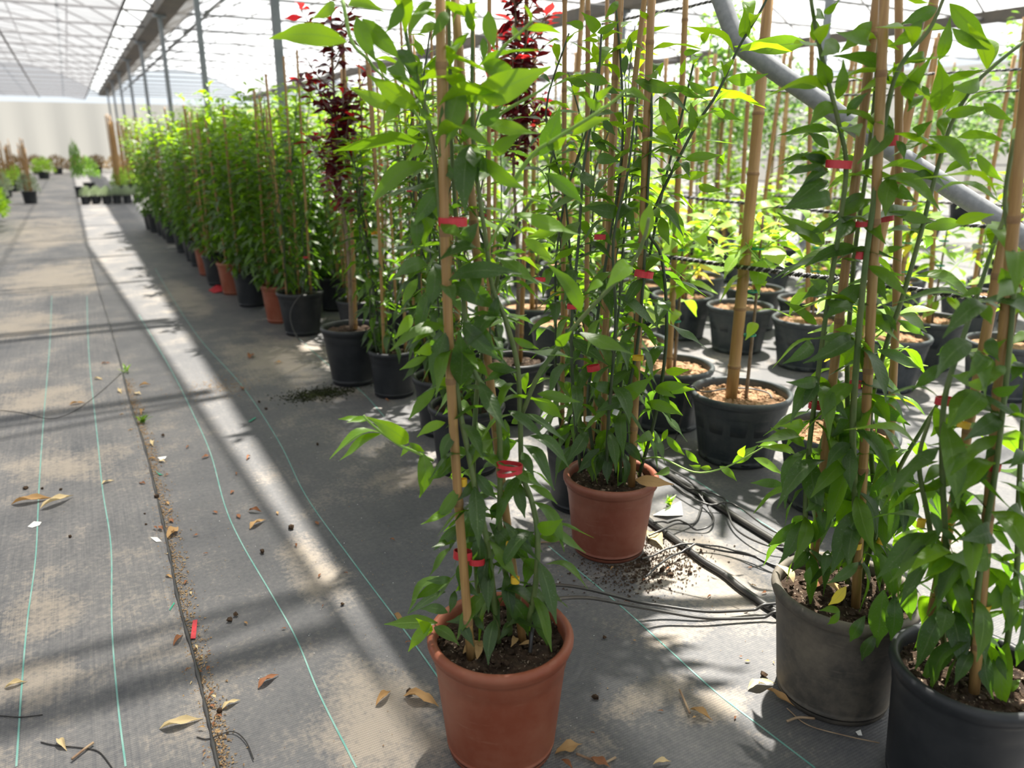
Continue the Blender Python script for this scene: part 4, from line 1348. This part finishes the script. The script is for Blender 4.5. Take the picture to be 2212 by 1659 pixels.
# bushy trees at the back of the bays
CROWN = []
for k in range(5):
    r = random.Random(500 + k)
    L = []
    for _ in range(760):
        a, u, q = r.uniform(0, 6.28), r.uniform(-1, 1), r.random() ** .4
        p = np.array([math.cos(a) * math.sqrt(1 - u * u) * .42, math.sin(a) * math.sqrt(1 - u * u) * .42, u * .60]) * q + np.array([0, 0, 1.55])
        b = r.uniform(0, 6.28)
        x = np.array([math.cos(b), math.sin(b), r.uniform(-.9, .5)])
        L.append(leaf_matrix(p, x, np.array([r.uniform(-.6, .6), r.uniform(-.6, .6), 1]), r.uniform(.055, .10), .5))
    CROWN.append((foliage_mesh('foliage', L[:380], M_BG if k % 2 == 0 else M_BGD, r), foliage_mesh('foliage_dark', L[380:], M_BGD, r)))
TRUNK = mesh_from('trunk', *tube_vf([(0, 0, .25), (.02, .01, .7), (0, .02, 1.2), (0, 0, 1.7)], [.014, .012, .010, .006], 6), M_WOOD)
k = 0
r = random.Random(77)
placed = []
for (fw_, x0, x1, n) in ((7.0, 1180, 2300, 7), (8.6, 1080, 2350, 8), (10.5, 1000, 2350, 9), (12.8, 950, 2350, 9)):
    for i in range(n):
        p = at(x0 + (x1 - x0) * (i + r.uniform(.1, .9)) / n, 310, fw_ + r.uniform(-.5, .5))
        if p[0] < 2.5 or abs(p[0] - 8.0) < .5 or any(np.linalg.norm(p[:2] - q) < .8 for q in placed):
            continue
        placed.append(p[:2].copy())
        for _ in range(12):                                  # step back until the pot stands clear of its neighbours
            if all(math.hypot(p[0] - q[0], p[1] - q[1]) > q[3] + .21 for q in FEET):
                break
            p = p + FH * .12
        root = tag(empty('potted_tree', (p[0], p[1], 0)), 'bushy young tree with light green crown at the back of the bay', 'potted plant', 'bushy trees at the back of the bay')
        make_pot(root, .38, .28, .3, M_BLACK, n=20)
        s = r.uniform(.75, 1.25)
        M = Matrix.Rotation(r.uniform(0, 6.28), 4, 'Z') @ Matrix.Diagonal((r.uniform(.8, 1.2), r.uniform(.8, 1.2), s, 1))
        obj('trunk', TRUNK, root, Matrix.Diagonal((1, 1, s, 1)))
        obj('foliage', CROWN[k % 5][0], root, M, 'stuff')
        obj('foliage_dark', CROWN[k % 5][1], root, M, 'stuff')
        obj('bamboo_cane', CANES[k % 4], root, Matrix.Translation((.05, 0, .24)) @ Matrix.Diagonal((1.6, 1.6, r.uniform(.9, 1.25), 1)))
        k += 1

# ================================================================== far end of the aisle
BUSH = {}
for nm, mt in (('green', LEAFM['y']), ('silver', M_SILV), ('dark', M_BGD), ('brown', M_OLIVE), ('lime', M_BG)):
    r = random.Random(len(nm) * 7)
    L = []
    for _ in range(420):
        a, u, q = r.uniform(0, 6.28), r.uniform(-.25, 1), r.random() ** .35
        p = np.array([math.cos(a) * math.sqrt(1 - u * u), math.sin(a) * math.sqrt(1 - u * u), u]) * q
        x = p + np.array([r.uniform(-.4, .4), r.uniform(-.4, .4), .3])
        L.append(leaf_matrix(p * .85, x, np.array([r.uniform(-1, 1), r.uniform(-1, 1), 1.0]), r.uniform(.16, .26), .4))
    BUSH[nm] = foliage_mesh('foliage', L, mt, r)


def bush(x, y, kind, R, h, z0, label, group, D=.25, canes=0, ch=1.2, mat=M_BLACK, cat='potted plant'):
    root = tag(empty('potted_shrub', (x, y, 0)), label, cat, group)
    H = min(.26, D * .95)
    make_pot(root, D, D * .78, H, mat, n=18)
    obj('foliage', BUSH[kind], root, Matrix.Translation((0, 0, H + z0)) @ Matrix.Rotation(x * 9 + y, 4, 'Z') @ Matrix.Diagonal((R, R, h, 1)), 'stuff')
    rr = random.Random(int(x * 97 + y * 31))
    for k in range(canes):
        a = rr.uniform(0, 6.28)
        obj('bamboo_cane', CANES[k % 4], root, Matrix.Translation((.07 * math.cos(a), .07 * math.sin(a), H - .05)) @ Matrix.Rotation(rr.uniform(-.05, .05), 4, 'X') @ Matrix.Diagonal((1.5, 1.5, ch / 1.75 * rr.uniform(.85, 1.1), 1)))
    return root


for k, (x, y) in enumerate(((-1.22, 13.6), (-1.25, 14.5), (-1.3, 15.4), (-1.7, 14.9))):
    bush(x, y, 'green', .36, .42, .02, 'low fresh green shrub at the left edge of the aisle', 'low green shrubs along the aisle', .3)
for k, (x, y) in enumerate(((-.86, 19.8), (-1.35, 18.2), (-1.4, 20.4), (-1.45, 22.5), (-1.4, 25), (-1.5, 28), (-2.0, 19), (-2.0, 22))):
    bush(x, y, 'silver' if k < 3 else 'lime', .24, .35, .05, 'pale shrub with a bundle of brown canes on the left of the aisle', 'caned shrubs left of the aisle', .3, 7, 1.05)
bush(-.9, 33.5, 'lime', .45, .5, .05, 'round light green shrub far down the aisle', None, .4)
k = 0
for j in range(3):
    for i in range(6):
        x, y = .16 + .2 * i + .03 * j, 18.9 + .42 * j + .05 * (i % 2)
        bush(x, y, 'silver', .115, .16, .02, 'small silver-leaved plant in black pot in the block at the end of the row', 'block of silver-leaved pots', .18)
for k, (x, y) in enumerate(((.95, 21.5), (1.3, 22.5), (1.5, 21.0), (1.6, 23.5), (1.2, 24.5), (1.6, 26), (1.25, 27.5), (1.6, 29))):
    bush(x, y, 'lime', .2, .3, .02, 'sparse plant with a sheaf of orange-brown canes past the silver-leaved block', 'caned plants past the silver-leaved block', .28, 9, 1.55)
bush(.12, 21.6, 'dark', .16, .75, .35, 'slim dark upright shrub at the corner of the silver-leaved block', None, .26)
bush(.35, 23.5, 'dark', .3, .5, .2, 'dark rounded shrub behind the slim dark shrub', None, .3)
for k in range(12):
    bush(-5 + .75 * k, 38.6 + .3 * (k % 3), 'brown', .5, .55, .0, 'dry brown shrub against the far white curtain', 'brown shrubs at the far wall', .4)

# leaves that would run through a pot wall are lifted over it or brought in front of it
def through_pot(V):
    for fx, fy, fr, fR, fH in FEET:
        if abs(V[0, 0] - fx) > .45 or abs(V[0, 1] - fy) > .45:
            continue
        z = V[:, 2]
        q = np.hypot(V[:, 0] - fx, V[:, 1] - fy)
        wall = fr + (fR - fr) * np.clip(z / fH, 0, 1)
        low_ = z < fH + .006
        if np.any(low_ & (np.abs(q - wall + .008) < .017)) or (np.any(low_ & (q < wall)) and np.any(low_ & (q > wall))):
            return True
    return False


VERTS = {}
for o in list(col.objects):
    if o.parent is None or o.name.split('.')[0] not in ('leaf', 'dry_leaf') or o.parent.get('category') != 'potted plant':
        continue
    L = np.array(o.parent.location)
    if np.array(o.matrix_basis)[2, 3] > .55:
        continue
    if o.data.name not in VERTS:
        v = np.empty(len(o.data.vertices) * 3)
        o.data.vertices.foreach_get('co', v)
        VERTS[o.data.name] = v.reshape(-1, 3)
    A = np.array(o.matrix_basis)
    V = VERTS[o.data.name] @ A[:3, :3].T + A[:3, 3] + L
    if not through_pot(V):
        continue
    c = CAM - V.mean(0)
    c = c / np.linalg.norm(c)
    for s in (.02, .04, .06, .08, .10, .13, .16):
        hit = [m for m in (UP * s, c * s, UP * s * .7 + c * s * .7) if not through_pot(V + m)]
        if hit:
            o.matrix_basis = Matrix.Translation(tuple(hit[0])) @ o.matrix_basis
            break

# ================================================================== pipe, ropes, hoses
top_ = at(1430, -330, 2.75)
pts = smooth_path([np.array([1.72, top_[1] + .25, 3.25]), at(1400, -420, 2.8), top_, at(1500, -150, 2.65), at(1558, 0, 2.55), at(1592, 85, 2.5), at(1640, 128, 2.48), at(1760, 212, 2.45), at(1900, 308, 2.4), at(2060, 412, 2.33), at(2210, 512, 2.28), at(2500, 735, 2.2)], 6)
e = pts[-1]
d = pts[-1] - pts[-8]
d = d / abs(d[2])
pts = np.vstack([pts, [e + d * e[2] * .5], [e + d * (e[2] - .02)]])
o = obj('steel_pipe', mesh_from('steel_pipe', *tube_vf(pts, .0275, 14), M_STEEL))
tag(o, 'bent galvanised steel pipe slanting down behind the right-hand climbers', 'pipe')


def rope(p, rad, label, turns=28.0):
    p = smooth_path(p, 14)
    s = np.concatenate([[0], np.cumsum(np.linalg.norm(np.diff(p, axis=0), axis=1))])
    n = int(s[-1] / .012)
    ss = np.linspace(0, s[-1], n)
    c = np.stack([np.interp(ss, s, p[:, i]) for i in range(3)], 1)
    t = np.gradient(c, axis=0)
    t /= np.linalg.norm(t, axis=1)[:, None]
    u = np.cross(t, UP)
    u /= np.linalg.norm(u, axis=1)[:, None]
    w = np.cross(u, t)
    root = tag(empty('twisted_rope', c[0]), label, 'rope')
    for k, mt in ((0, M_ROPEA), (1, M_ROPEB), (2, M_ROPEA)):
        a = ss * turns * 2 * math.pi + k * 2.094
        q = c + rad * .52 * (u * np.cos(a)[:, None] + w * np.sin(a)[:, None])
        v, f = tube_vf(q - c[0], rad * (.56 if k != 1 else .42), 5)
        obj('strand', mesh_from('strand', v, f, mt), root)


XR = at(1605, 575, 2.90)[0]
rope([at_x(1330, 545, XR + .15), at_x(1450, 557, XR), at_x(1605, 577, XR), at_x(1740, 595, XR), at_x(1933, 619, XR), at_x(2107, 643, XR), at_x(2290, 668, XR)], .0105, 'thick black rope tied to the thick cane')
rope([at_x(1200, 398, 3.3), at_x(1361, 414, 3.3), at_x(1500, 428, 3.3), at_x(1640, 442, 3.3), at_x(1784, 457, 3.3), at_x(2000, 478, 3.3), at_x(2260, 500, 3.3)], .0105, 'black rope strung above the sunlit path', 24)
rope([at_x(1330, 414, 4.6), at_x(1530, 417, 4.6), at_x(1620, 421, 4.6), at_x(1900, 432, 4.6), at_x(2260, 448, 4.6)], .009, 'thin grey-flecked rope along the rows of slate pots', 22)
rope([at_x(1300, 52, 2.62), at_x(1420, 27, 2.62), at_x(1485, 15, 2.62), at_x(1560, -2, 2.62), at_x(1800, -50, 2.62)], .009, 'high black rope tied near the tops of the canes', 26)
rope([at(1700, 185, 4.6), at(1900, 168, 4.4), at(2035, 158, 4.3), at(2200, 150, 4.2), at(2400, 140, 4.1)], .008, 'rope crossing high behind the right-hand climbers', 24)
rope([at(1650, 195, 4.9), at(1850, 205, 4.7), at(2084, 200, 4.5), at(2200, 196, 4.4), at(2400, 190, 4.3)], .008, 'lower of the two ropes crossing high behind the right-hand climbers', 24)


HOSES = []


def hose(pts, rad, label, group=None, mat=M_HOSE, name='drip_hose', cat='hose', n=8, over=True, clear=True):
    """tube along pts; it runs round pot feet and lifts over the hoses laid before it"""
    p = smooth_path(pts, 26 if over else 8)
    if clear:
        for i in range(len(p)):
            for fx, fy, fr, fR, fH in FEET:
                q = math.hypot(p[i][0] - fx, p[i][1] - fy)
                need = fr + (fR - fr) * min(1, p[i][2] / .27) + rad + .003
                if p[i][2] < .2 and 1e-6 < q < need:
                    p[i][0] = fx + (p[i][0] - fx) * need / q
                    p[i][1] = fy + (p[i][1] - fy) * need / q
    if over:
        lift = np.array([q[2] for q in p])
        for P_, R_ in HOSES:
            for i in range(len(p)):
                dd = np.hypot(P_[:, 0] - p[i][0], P_[:, 1] - p[i][1])
                k = int(dd.argmin())
                s = rad + R_
                if dd[k] < s + .035:
                    t = 1.0 if dd[k] < s + .004 else 1 - (dd[k] - s - .004) / .031
                    t = t * t * (3 - 2 * t)
                    top = P_[k, 2] + s * 1.06
                    if p[i][2] - P_[k, 2] < s * 1.06:
                        lift[i] = max(lift[i], p[i][2] + (top - p[i][2]) * t)
        for i in range(len(p)):
            p[i][2] = lift[i]
        HOSES.append((p, rad))
    o = obj(name, mesh_from(name, *tube_vf(p, rad, n), mat))
    tag(o, label, cat, group)


gz = lambda z, lst, h: [ground(*zp(z, x, y), h) for x, y in lst]
hose([ground(1380, 1105, .011), ground(1410, 1131, .011), ground(1463, 1169, .011), ground(1516, 1211, .011), ground(1563, 1240, .011), ground(1600, 1270, .011), ground(1650, 1305, .011), ground(1692, 1335, .011), ground(1760, 1420, .011)], .0105, 'thick black pipe lying beside the terracotta pot towards the dusty grey pot')
hose([ground(1380, 985, .012), ground(1445, 1025, .012), ground(1516, 1069, .012), ground(1593, 1119, .012), ground(1723, 1199, .012), ground(1850, 1280, .012)], .0115, 'thick black pipe lying in front of the slate pot with the thick cane')
for i, (z, lst, lab) in enumerate((
        ('s', [(850, 1415), (940, 1390), (1050, 1340), (1180, 1290), (1225, 1215), (1232, 1110), (1120, 1000), (1000, 930)], 'thin black tube looping tightly beside the terracotta pot'),
        ('s', [(880, 1312), (1050, 1305), (1180, 1335), (1285, 1330), (1325, 1270), (1290, 1190), (1200, 1110), (1040, 1000)], 'thin black tube in a wide loop beside the terracotta pot'),
        ('s', [(800, 1565), (880, 1525), (1000, 1485), (1180, 1465), (1400, 1492), (1600, 1545), (1720, 1600), (1840, 1650)], 'thin black tube running from the terracotta pot to the dusty grey pot'),
        ('s', [(830, 1680), (920, 1610), (1030, 1540), (1200, 1472), (1330, 1468), (1500, 1510), (1700, 1590), (1830, 1630)], 'thin black tube crossing another on its way to the dusty grey pot'),
        ('s', [(1010, 960), (1150, 1060), (1340, 1090), (1405, 1130), (1425, 1220), (1500, 1340), (1700, 1462), (1960, 1500)], 'thin black tube curving along the thick pipe'),
        ('s', [(1030, 1030), (1250, 1150), (1480, 1172), (1650, 1290), (1800, 1372), (1960, 1370)], 'thin black tube bowing over the thick pipe'))):
    pts = [p + np.array([0, 0, .010 * math.sin(q * 1.1 + i) ** 2]) + (UP * .018 if i == 0 and q < 3 else 0) for q, p in enumerate(gz(z, lst, .006 + .003 * i))]
    hose(pts, .0034, lab)
# feed tubes of the lone climber
tp = lambda lst: [at(*zp('q', x, y), F1 + d) for x, y, d in lst]
a = tp([(1262, 792, -.045), (1275, 650, -.03), (1305, 520, .0), (1370, 438, .03), (1470, 392, .04)])
hose(a + [ground(*zp('q', 1700, 386), .17), ground(*zp('q', 1960, 432), .09), ground(*zp('q', 2212, 480), .04), ground(1520, 1335, .02), ground(1600, 1336, .012), ground(1690, 1331, .012)], .0042, 'thin black feed tube arching out of the lone terracotta pot')
a = tp([(1180, 330, .06), (1230, 300, .08), (1320, 286, .10)])
hose(a + [ground(*zp('q', 1600, 303), .16), ground(*zp('q', 1900, 372), .08), ground(*zp('q', 2212, 455), .03), ground(1520, 1326, .016), ground(1600, 1321, .012), ground(1690, 1312, .012)], .0042, 'second thin feed tube leaving the back of the lone terracotta pot')
# dripper in the slate pot of the thick cane
c_ = np.array([T1[0], T1[1], 0])
out_ = -RT
q = [c_ + out_ * a_ + UP * z_ for a_, z_ in ((.33, .008), (.262, .05), (.230, .17), (.217, .268), (.198, .3015), (.170, .281))]
q += [c_ + FH * a_ + RT * b_ + UP * z_ for a_, b_, z_ in ((.035, -.12, .266), (.075, -.04, .266), (.080, .05, .266), (.03, .115, .264), (-.01, .125, .252))]
hose(q, .0034, 'thin black dripper tube lying on the brown soil round the thick cane', clear=False, over=False)
hose([ground(1010, 1000, .0)] if False else [np.array([1.33, 5.02, .29]), np.array([1.20, 4.99, .30]), np.array([1.10, 4.96, .18]), np.array([1.12, 4.86, .03]), np.array([1.22, 4.74, .008]), np.array([1.36, 4.70, .008])], .004, 'black tube looping over the rim of the caned black pot', clear=False, over=False)

# thin loose wires on the mat
for lst, lab in (([(0, 886), (50, 892), (105, 904), (150, 893), (190, 868), (225, 840), (262, 806)], 'thin dark wire curving across the mat to the seam'),
                 ([(88, 1603), (120, 1610), (180, 1616), (215, 1625), (245, 1662)], 'thin dark wire curling beside the left green stripe'),
                 ([(0, 1546), (45, 1549), (92, 1544)], 'short straight dark wire lying across the dusty patch'),
                 ([(425, 1592), (450, 1596), (500, 1580), (530, 1600), (548, 1640)], 'fine dark wire curling over the seam'),
                 ([(1700, 1530), (1745, 1566), (1830, 1590), (1900, 1605)], 'thin pale root strand trailing from under the dusty grey pot')):
    hose([ground(x, y, .0055) for x, y in lst], .0013, lab, mat=M_WIRE if 'pale' not in lab else M_TWIG, over=False, name='loose_wire' if 'pale' not in lab else 'root_strand', cat='wire' if 'pale' not in lab else 'root', n=5)

# ================================================================== litter on the mat
def dry_leaf_mesh(seed, mat, ratio, curl):
    r = random.Random(seed)
    v, f, uv = leaf_vf(ratio, .10, r.uniform(-.08, .08), curl, .5, 8, 4, seed)
    v = np.array(v)
    v[:, 2] -= v[:, 2].min()
    v[:, 2] += .012 * np.sin(v[:, 0] * 7 + seed)
    v[:, 2] -= v[:, 2].min()
    return mesh_from('dry_leaf', v, f, mat, True, uv)


DL = {}
for nm, mt in (('t', M_DRY), ('b', M_DRYR), ('p', M_DRYP)):
    DL[nm] = [dry_leaf_mesh(k + len(nm), mt, (.26, .34, .42, .30)[k], (.9, .6, .4, 1.2)[k]) for k in range(4)]


LAID = []


def litter(x0, y0, x1, y1, kind, var, label, group=None):
    a, b = ground(x0, y0), ground(x1, y1)
    L = np.linalg.norm(b - a)
    m = (a + b) / 2
    z = .0038 + .006 * sum(1 for c, q in LAID if np.linalg.norm(c - m) < .55 * (q + L))      # a leaf lies on the one before it
    LAID.append((m, L))
    o = obj('dry_leaf', DL[kind][var], None, leaf_matrix(a + np.array([0, 0, z]), b - a, UP, L, .30))
    tag(o, label, 'dry leaf', group)


for a in ((345, 1578, 440, 1555, 'p', 0, 'long curled pale dry leaf lying across the seam'), (25, 1092, 118, 1078, 't', 0, 'straight tan dry leaf lying over the leftmost green stripe'), (88, 1104, 160, 1075, 'p', 0, 'pale folded dry leaf pointing at the straight tan leaf'),
          (558, 1490, 603, 1460, 'b', 1, 'reddish brown curled leaf between seam and sunlit band'), (872, 1507, 948, 1530, 't', 1, 'flat tan leaf left of the lone terracotta pot'), (812, 1528, 845, 1495, 't', 3, 'small crumpled leaf on the sunlit dust near the lone pot'),
          (1199, 1632, 1258, 1610, 't', 2, 'crumpled tan leaf at the foot of the lone terracotta pot'), (1212, 1650, 1240, 1672, 'b', 3, 'brown leaf scrap under the crumpled tan leaf'), (1275, 1640, 1320, 1662, 'b', 2, 'brown leaf at the end of the pale twig'),
          (1615, 1492, 1676, 1480, 'p', 1, 'pale dry leaf lying in front of the dusty grey pot'), (1655, 1497, 1716, 1534, 't', 0, 'tan leaf against the foot of the dusty grey pot'), (1402, 1152, 1434, 1188, 'p', 2, 'pale papery leaf among the thin tubes'),
          (1490, 1535, 1540, 1560, 't', 3, 'torn dry leaf on the mat before the dusty grey pot'), (480, 1535, 520, 1515, 'p', 1, 'small pale leaf right of the seam'), (540, 1145, 575, 1125, 't', 1, 'small tan leaf beside the middle green stripe'),
          (538, 1105, 567, 1108, 'b', 3, 'small rolled leaf above the middle green stripe'), (375, 1398, 396, 1374, 'b', 3, 'crumpled brown leaf left of the seam'), (362, 1165, 385, 1140, 't', 2, 'round tan leaf caught on the seam'),
          (10, 1490, 60, 1475, 'p', 3, 'withered pale strip on the dusty patch'), (150, 877, 185, 872, 't', 1, 'brown leaf snagged on the thin wire'), (220, 1048, 248, 1040, 'p', 1, 'pale chip by the second green stripe'),
          (300, 836, 326, 832, 't', 3, 'curled leaf between the seam and the sunlit band'), (218, 788, 240, 786, 'b', 1, 'small brown leaf left of the seam near the weed'), (203, 820, 222, 822, 'p', 1, 'pale yellowish leaf scrap by the second green stripe'),
          (436, 992, 455, 985, 'b', 2, 'small dark red leaf on the middle green stripe'), (128, 1600, 145, 1625, 'p', 3, 'tiny curled pale leaf beside the dark wire'), (592, 786, 612, 784, 't', 2, 'orange-brown leaf lying in the shade before the pots'),
          (1340, 1660, 1430, 1648, 'p', 3, 'straw-coloured leaf strip at the mat edge of the photograph') if False else (1410, 1655, 1450, 1648, 'p', 3, 'straw-coloured leaf strip on the shaded mat'), (850, 1330, 868, 1350, 't', 1, 'tan leaf standing beside the fourth green stripe')):
    litter(*a)
r = random.Random(12)
for k in range(46):                                     # leaf scraps along the seam
    y = r.uniform(820, 1650)
    i = min(range(len(seam_px)), key=lambda q: abs(seam_px[q][1] - y))
    t = [q for q in range(len(seam_px) - 1) if seam_px[q][1] <= y <= seam_px[q + 1][1]][0]
    u = (y - seam_px[t][1]) / (seam_px[t + 1][1] - seam_px[t][1])
    x = seam_px[t][0] * (1 - u) + seam_px[t + 1][0] * u + (r.uniform(6, 34) if r.random() < .7 else -r.uniform(6, 22))
    L = r.uniform(9, 20)
    if 1325 < y < 1400 and abs(x - 419) < 32:                # clear of the red tape
        y, x = y + 75, x + 20
    a = r.uniform(0, 6.28)
    litter(x, y, x + L * math.cos(a), y + .6 * L * math.sin(a), r.choice('tpb'), r.randrange(4), 'small dry leaf scrap lodged along the mat seam', 'leaf scraps along the seam')
for k in range(40):
    x, y = (r.uniform(380, 900), r.uniform(760, 1400)) if k < 22 else (r.uniform(1250, 1700), r.uniform(1220, 1620))
    L = r.uniform(8, 16)
    a = r.uniform(0, 6.28)
    litter(x, y, x + L * math.cos(a), y + .6 * L * math.sin(a), r.choice('tbb'), r.randrange(4), 'tiny dry leaf scrap lying loose on the shaded mat', 'loose leaf scraps on the mat')

CL = [mesh_from('clod', *clod_vf(random.Random(k), .011, (0, 0, .006)), M_CLOD, False) for k in range(5)]
for k, (x, y, s) in enumerate(((630, 1143, 1.2), (567, 1195, 1.1), (353, 943, .9), (56, 1058, 1.0), (92, 1058, .8), (132, 1060, .7), (152, 1162, .8), (510, 1331, .8), (497, 1343, .9), (475, 1540, 1.0), (340, 1076, 1.1), (313, 1112, .5), (316, 1135, .5), (885, 1500, 1.0),
                               (686, 962, .9), (720, 780, .8), (1285, 1510, .9), (1305, 1380, .6), (1490, 1240, .8), (1430, 1235, 1.2), (1450, 1245, .9), (1378, 1226, 1.0), (1648, 1462, 1.0), (740, 1308, .6), (560, 870, .9), (575, 885, .8))):
    p = ground(x, y)
    o = obj('soil_clod', CL[k % 5], None, Matrix.Translation((p[0], p[1], .002)) @ Matrix.Rotation(k * 1.3, 4, 'Z') @ Matrix.Diagonal((s, s, s, 1)))
    tag(o, 'dark crumb of soil lying on the woven mat', 'soil clod', 'soil clods on the mat')

# soil and crumbs too fine to count
def crumbs(name, n, fn, s0, s1, mat, label, seed):
    r = random.Random(seed)
    parts = []
    for _ in range(n):
        x, y = fn(r)
        for fx, fy, fr, fR, fH in FEET:                          # nothing under a pot: it gathers round the foot
            q = math.hypot(x - fx, y - fy)
            if q < fr + .004:
                k = (fr + .006 + .03 * r.random() ** 2) / max(q, 1e-6)
                x, y = fx + (x - fx) * k, fy + (y - fy) * k
        s = r.uniform(s0, s1)
        b = np.array([(0, 0, 1), (1, 0, 0), (-.5, .8, 0), (-.5, -.8, 0)]) * np.array([r.uniform(.5, 1.5), r.uniform(.5, 1.5), r.uniform(.4, 1)]) * s
        a = r.uniform(0, 6.28)
        c_, s_ = math.cos(a), math.sin(a)
        b = np.stack([b[:, 0] * c_ - b[:, 1] * s_ + x, b[:, 0] * s_ + b[:, 1] * c_ + y, b[:, 2] + .0025], 1)
        parts.append((b, [(0, 1, 2), (0, 2, 3), (0, 3, 1)]))
    o = obj(name, mesh_from(name, *join_vf(parts), mat, False))
    tag(o, label, 'debris', None, 'stuff')


ys_ = np.array([q[1] for q in seam])
xs_ = np.array([q[0] for q in seam])
crumbs('seam_debris', 3200, lambda r: (lambda y: (np.interp(y, ys_, xs_) + (abs(r.gauss(0, .020)) + .004 if r.random() < .8 else -abs(r.gauss(0, .015))), y))(1.35 + 3.2 * r.random() ** 1.2), .0012, .0042, M_CRUMB, 'brown crumbs of soil and bark gathered along the mat seam', 5)
c0 = ground(690, 852)
crumbs('soil_spill', 1500, lambda r: (c0[0] + r.gauss(0, .085), c0[1] + r.gauss(0, .05)), .002, .007, M_MOSS, 'patch of spilled dark mossy soil near the small black pot', 6)
c1 = ground(470, 838)
crumbs('bark_spill', 700, lambda r: (c1[0] + r.gauss(0, .10), c1[1] + r.gauss(0, .10)), .0012, .004, M_CRUMB, 'scattered brown bark crumbs at the end of the sunlit band', 7)
c2 = ground(1400, 1225)
crumbs('pot_foot_soil', 1600, lambda r: (c2[0] + r.gauss(0, .10), c2[1] + r.gauss(0, .06)), .0015, .005, M_CLOD, 'dark loose soil around the foot of the terracotta pot by the hoses', 8)
crumbs('fine_grit', 2200, lambda r: (r.uniform(-.6, 1.4), r.uniform(1.1, 4.6)), .0008, .0022, M_CRUMB, 'fine grit sprinkled over the woven mat', 9)
crumbs('white_grit', 350, lambda r: (r.uniform(-.5, 1.6), r.uniform(1.1, 4.0)), .0008, .002, M_PAPER, 'white specks sprinkled over the woven mat', 10)

# twigs
for (pp, lab) in (([(1245, 1628), (1280, 1642), (1303, 1648), (1330, 1636)], 'pale twig lying right of the lone terracotta pot'), ([(1165, 1172), (1190, 1170), (1215, 1168)], 'short pale stick behind the lone climber'),
                  ([(155, 1640), (180, 1620), (202, 1604)], 'dark forked twig beside the second green stripe'), ([(1700, 1558), (1725, 1550), (1760, 1552)], 'brown twig at the foot of the dusty grey pot'),
                  ([(1490, 1540), (1475, 1505), (1468, 1490)], 'thin dark twig before the dusty grey pot')):
    hose([ground(x, y, .0100 if 'forked' in lab or 'grey pot' in lab else .0062) for x, y in pp], .0028, lab, mat=M_TWIG, over=False, name='twig', cat='twig', n=6)


def scrap(name, poly, h, mat, label, cat, curl=.0):
    """bent flat piece lying on the mat, with thickness"""
    p = [ground(*q) for q in poly]
    n = len(p)
    v = [(q[0], q[1], .0045 + h * (i % 2) + curl) for i, q in enumerate(p)] + [(q[0], q[1], .0037 + h * (i % 2)) for i, q in enumerate(p)]
    f = [tuple(range(n)), tuple(range(n, 2 * n))[::-1]] + [(i, n + i, n + (i + 1) % n, (i + 1) % n) for i in range(n)]
    tag(obj(name, mesh_from(name, v, f, mat, False)), label, cat)


scrap('tape_scrap', [(417, 1343), (427, 1342), (423, 1382), (412, 1383)], .001, M_TIER, 'red plastic tape strip lying beside the seam', 'tape')
scrap('tape_scrap', [(450, 628), (468, 618), (488, 620), (480, 632), (462, 634)], .008, M_TIER, 'crumpled red tape lying before the long row', 'tape')
scrap('paper_scrap', [(60, 1140), (74, 1130), (90, 1130), (86, 1138), (70, 1142)], .002, M_PAPER, 'white paper flake on the leftmost green stripe', 'paper')
scrap('paper_scrap', [(325, 1163), (340, 1164), (350, 1172), (338, 1174)], .002, M_PAPER, 'white paper flake at the seam', 'paper')
scrap('paper_scrap', [(341, 990), (360, 988), (357, 993), (346, 996)], .001, M_PAPER, 'white paper flake right of the seam', 'paper')
scrap('paper_scrap', [(1410, 1115), (1470, 1090), (1475, 1115), (1440, 1122)], .010, M_PAPER, 'torn white plastic piece among the thin tubes', 'plastic')
scrap('paper_scrap', [(1848, 1584), (1858, 1582), (1862, 1592), (1853, 1594)], .003, M_PAPER, 'white chip below the dusty grey pot', 'paper')
scrap('green_clip', [(366, 1320), (376, 1304), (378, 1306), (368, 1322)], .001, M_TIEG, 'green plastic clip beside the seam', 'clip')
scrap('green_clip', [(335, 1018), (344, 1028), (353, 1028), (342, 1024)], .001, M_TIEG, 'curved green plastic clip right of the seam', 'clip')
scrap('green_clip', [(537, 912), (552, 903), (553, 905), (539, 914)], .001, M_TIEG, 'green plastic clip lying in the shade beside the fourth stripe', 'clip')

# weeds in the seam
def weed(x, y, n, L, w, e, mat_key, label, seed):
    r = random.Random(seed)
    p = ground(x, y)
    root = tag(empty('weed', (p[0], p[1], .002)), label, 'weed')
    for k in range(n):
        a = r.uniform(0, 6.28)
        el = r.uniform(*e)
        d = np.array([math.cos(a) * math.cos(el), math.sin(a) * math.cos(el), math.sin(el)])
        obj('blade', r.choice(LEAFS[mat_key]), root, leaf_matrix(np.array([r.uniform(-.01, .01), r.uniform(-.01, .01), 0]), d, UP + d * .1, L * r.uniform(.6, 1.1), w))
    return root


weed(308, 915, 34, .055, .10, (.3, 1.2), 'm', 'grassy green weed tuft growing in the mat seam', 3)
weed(272, 806, 5, .075, .22, (.5, 1.1), 'y', 'small broad-leaved weed sprouting from the mat seam', 4)
weed(1445, 1095, 7, .06, .3, (.6, 1.3), 'y', 'small seedling growing beside the terracotta pot by the hoses', 5)
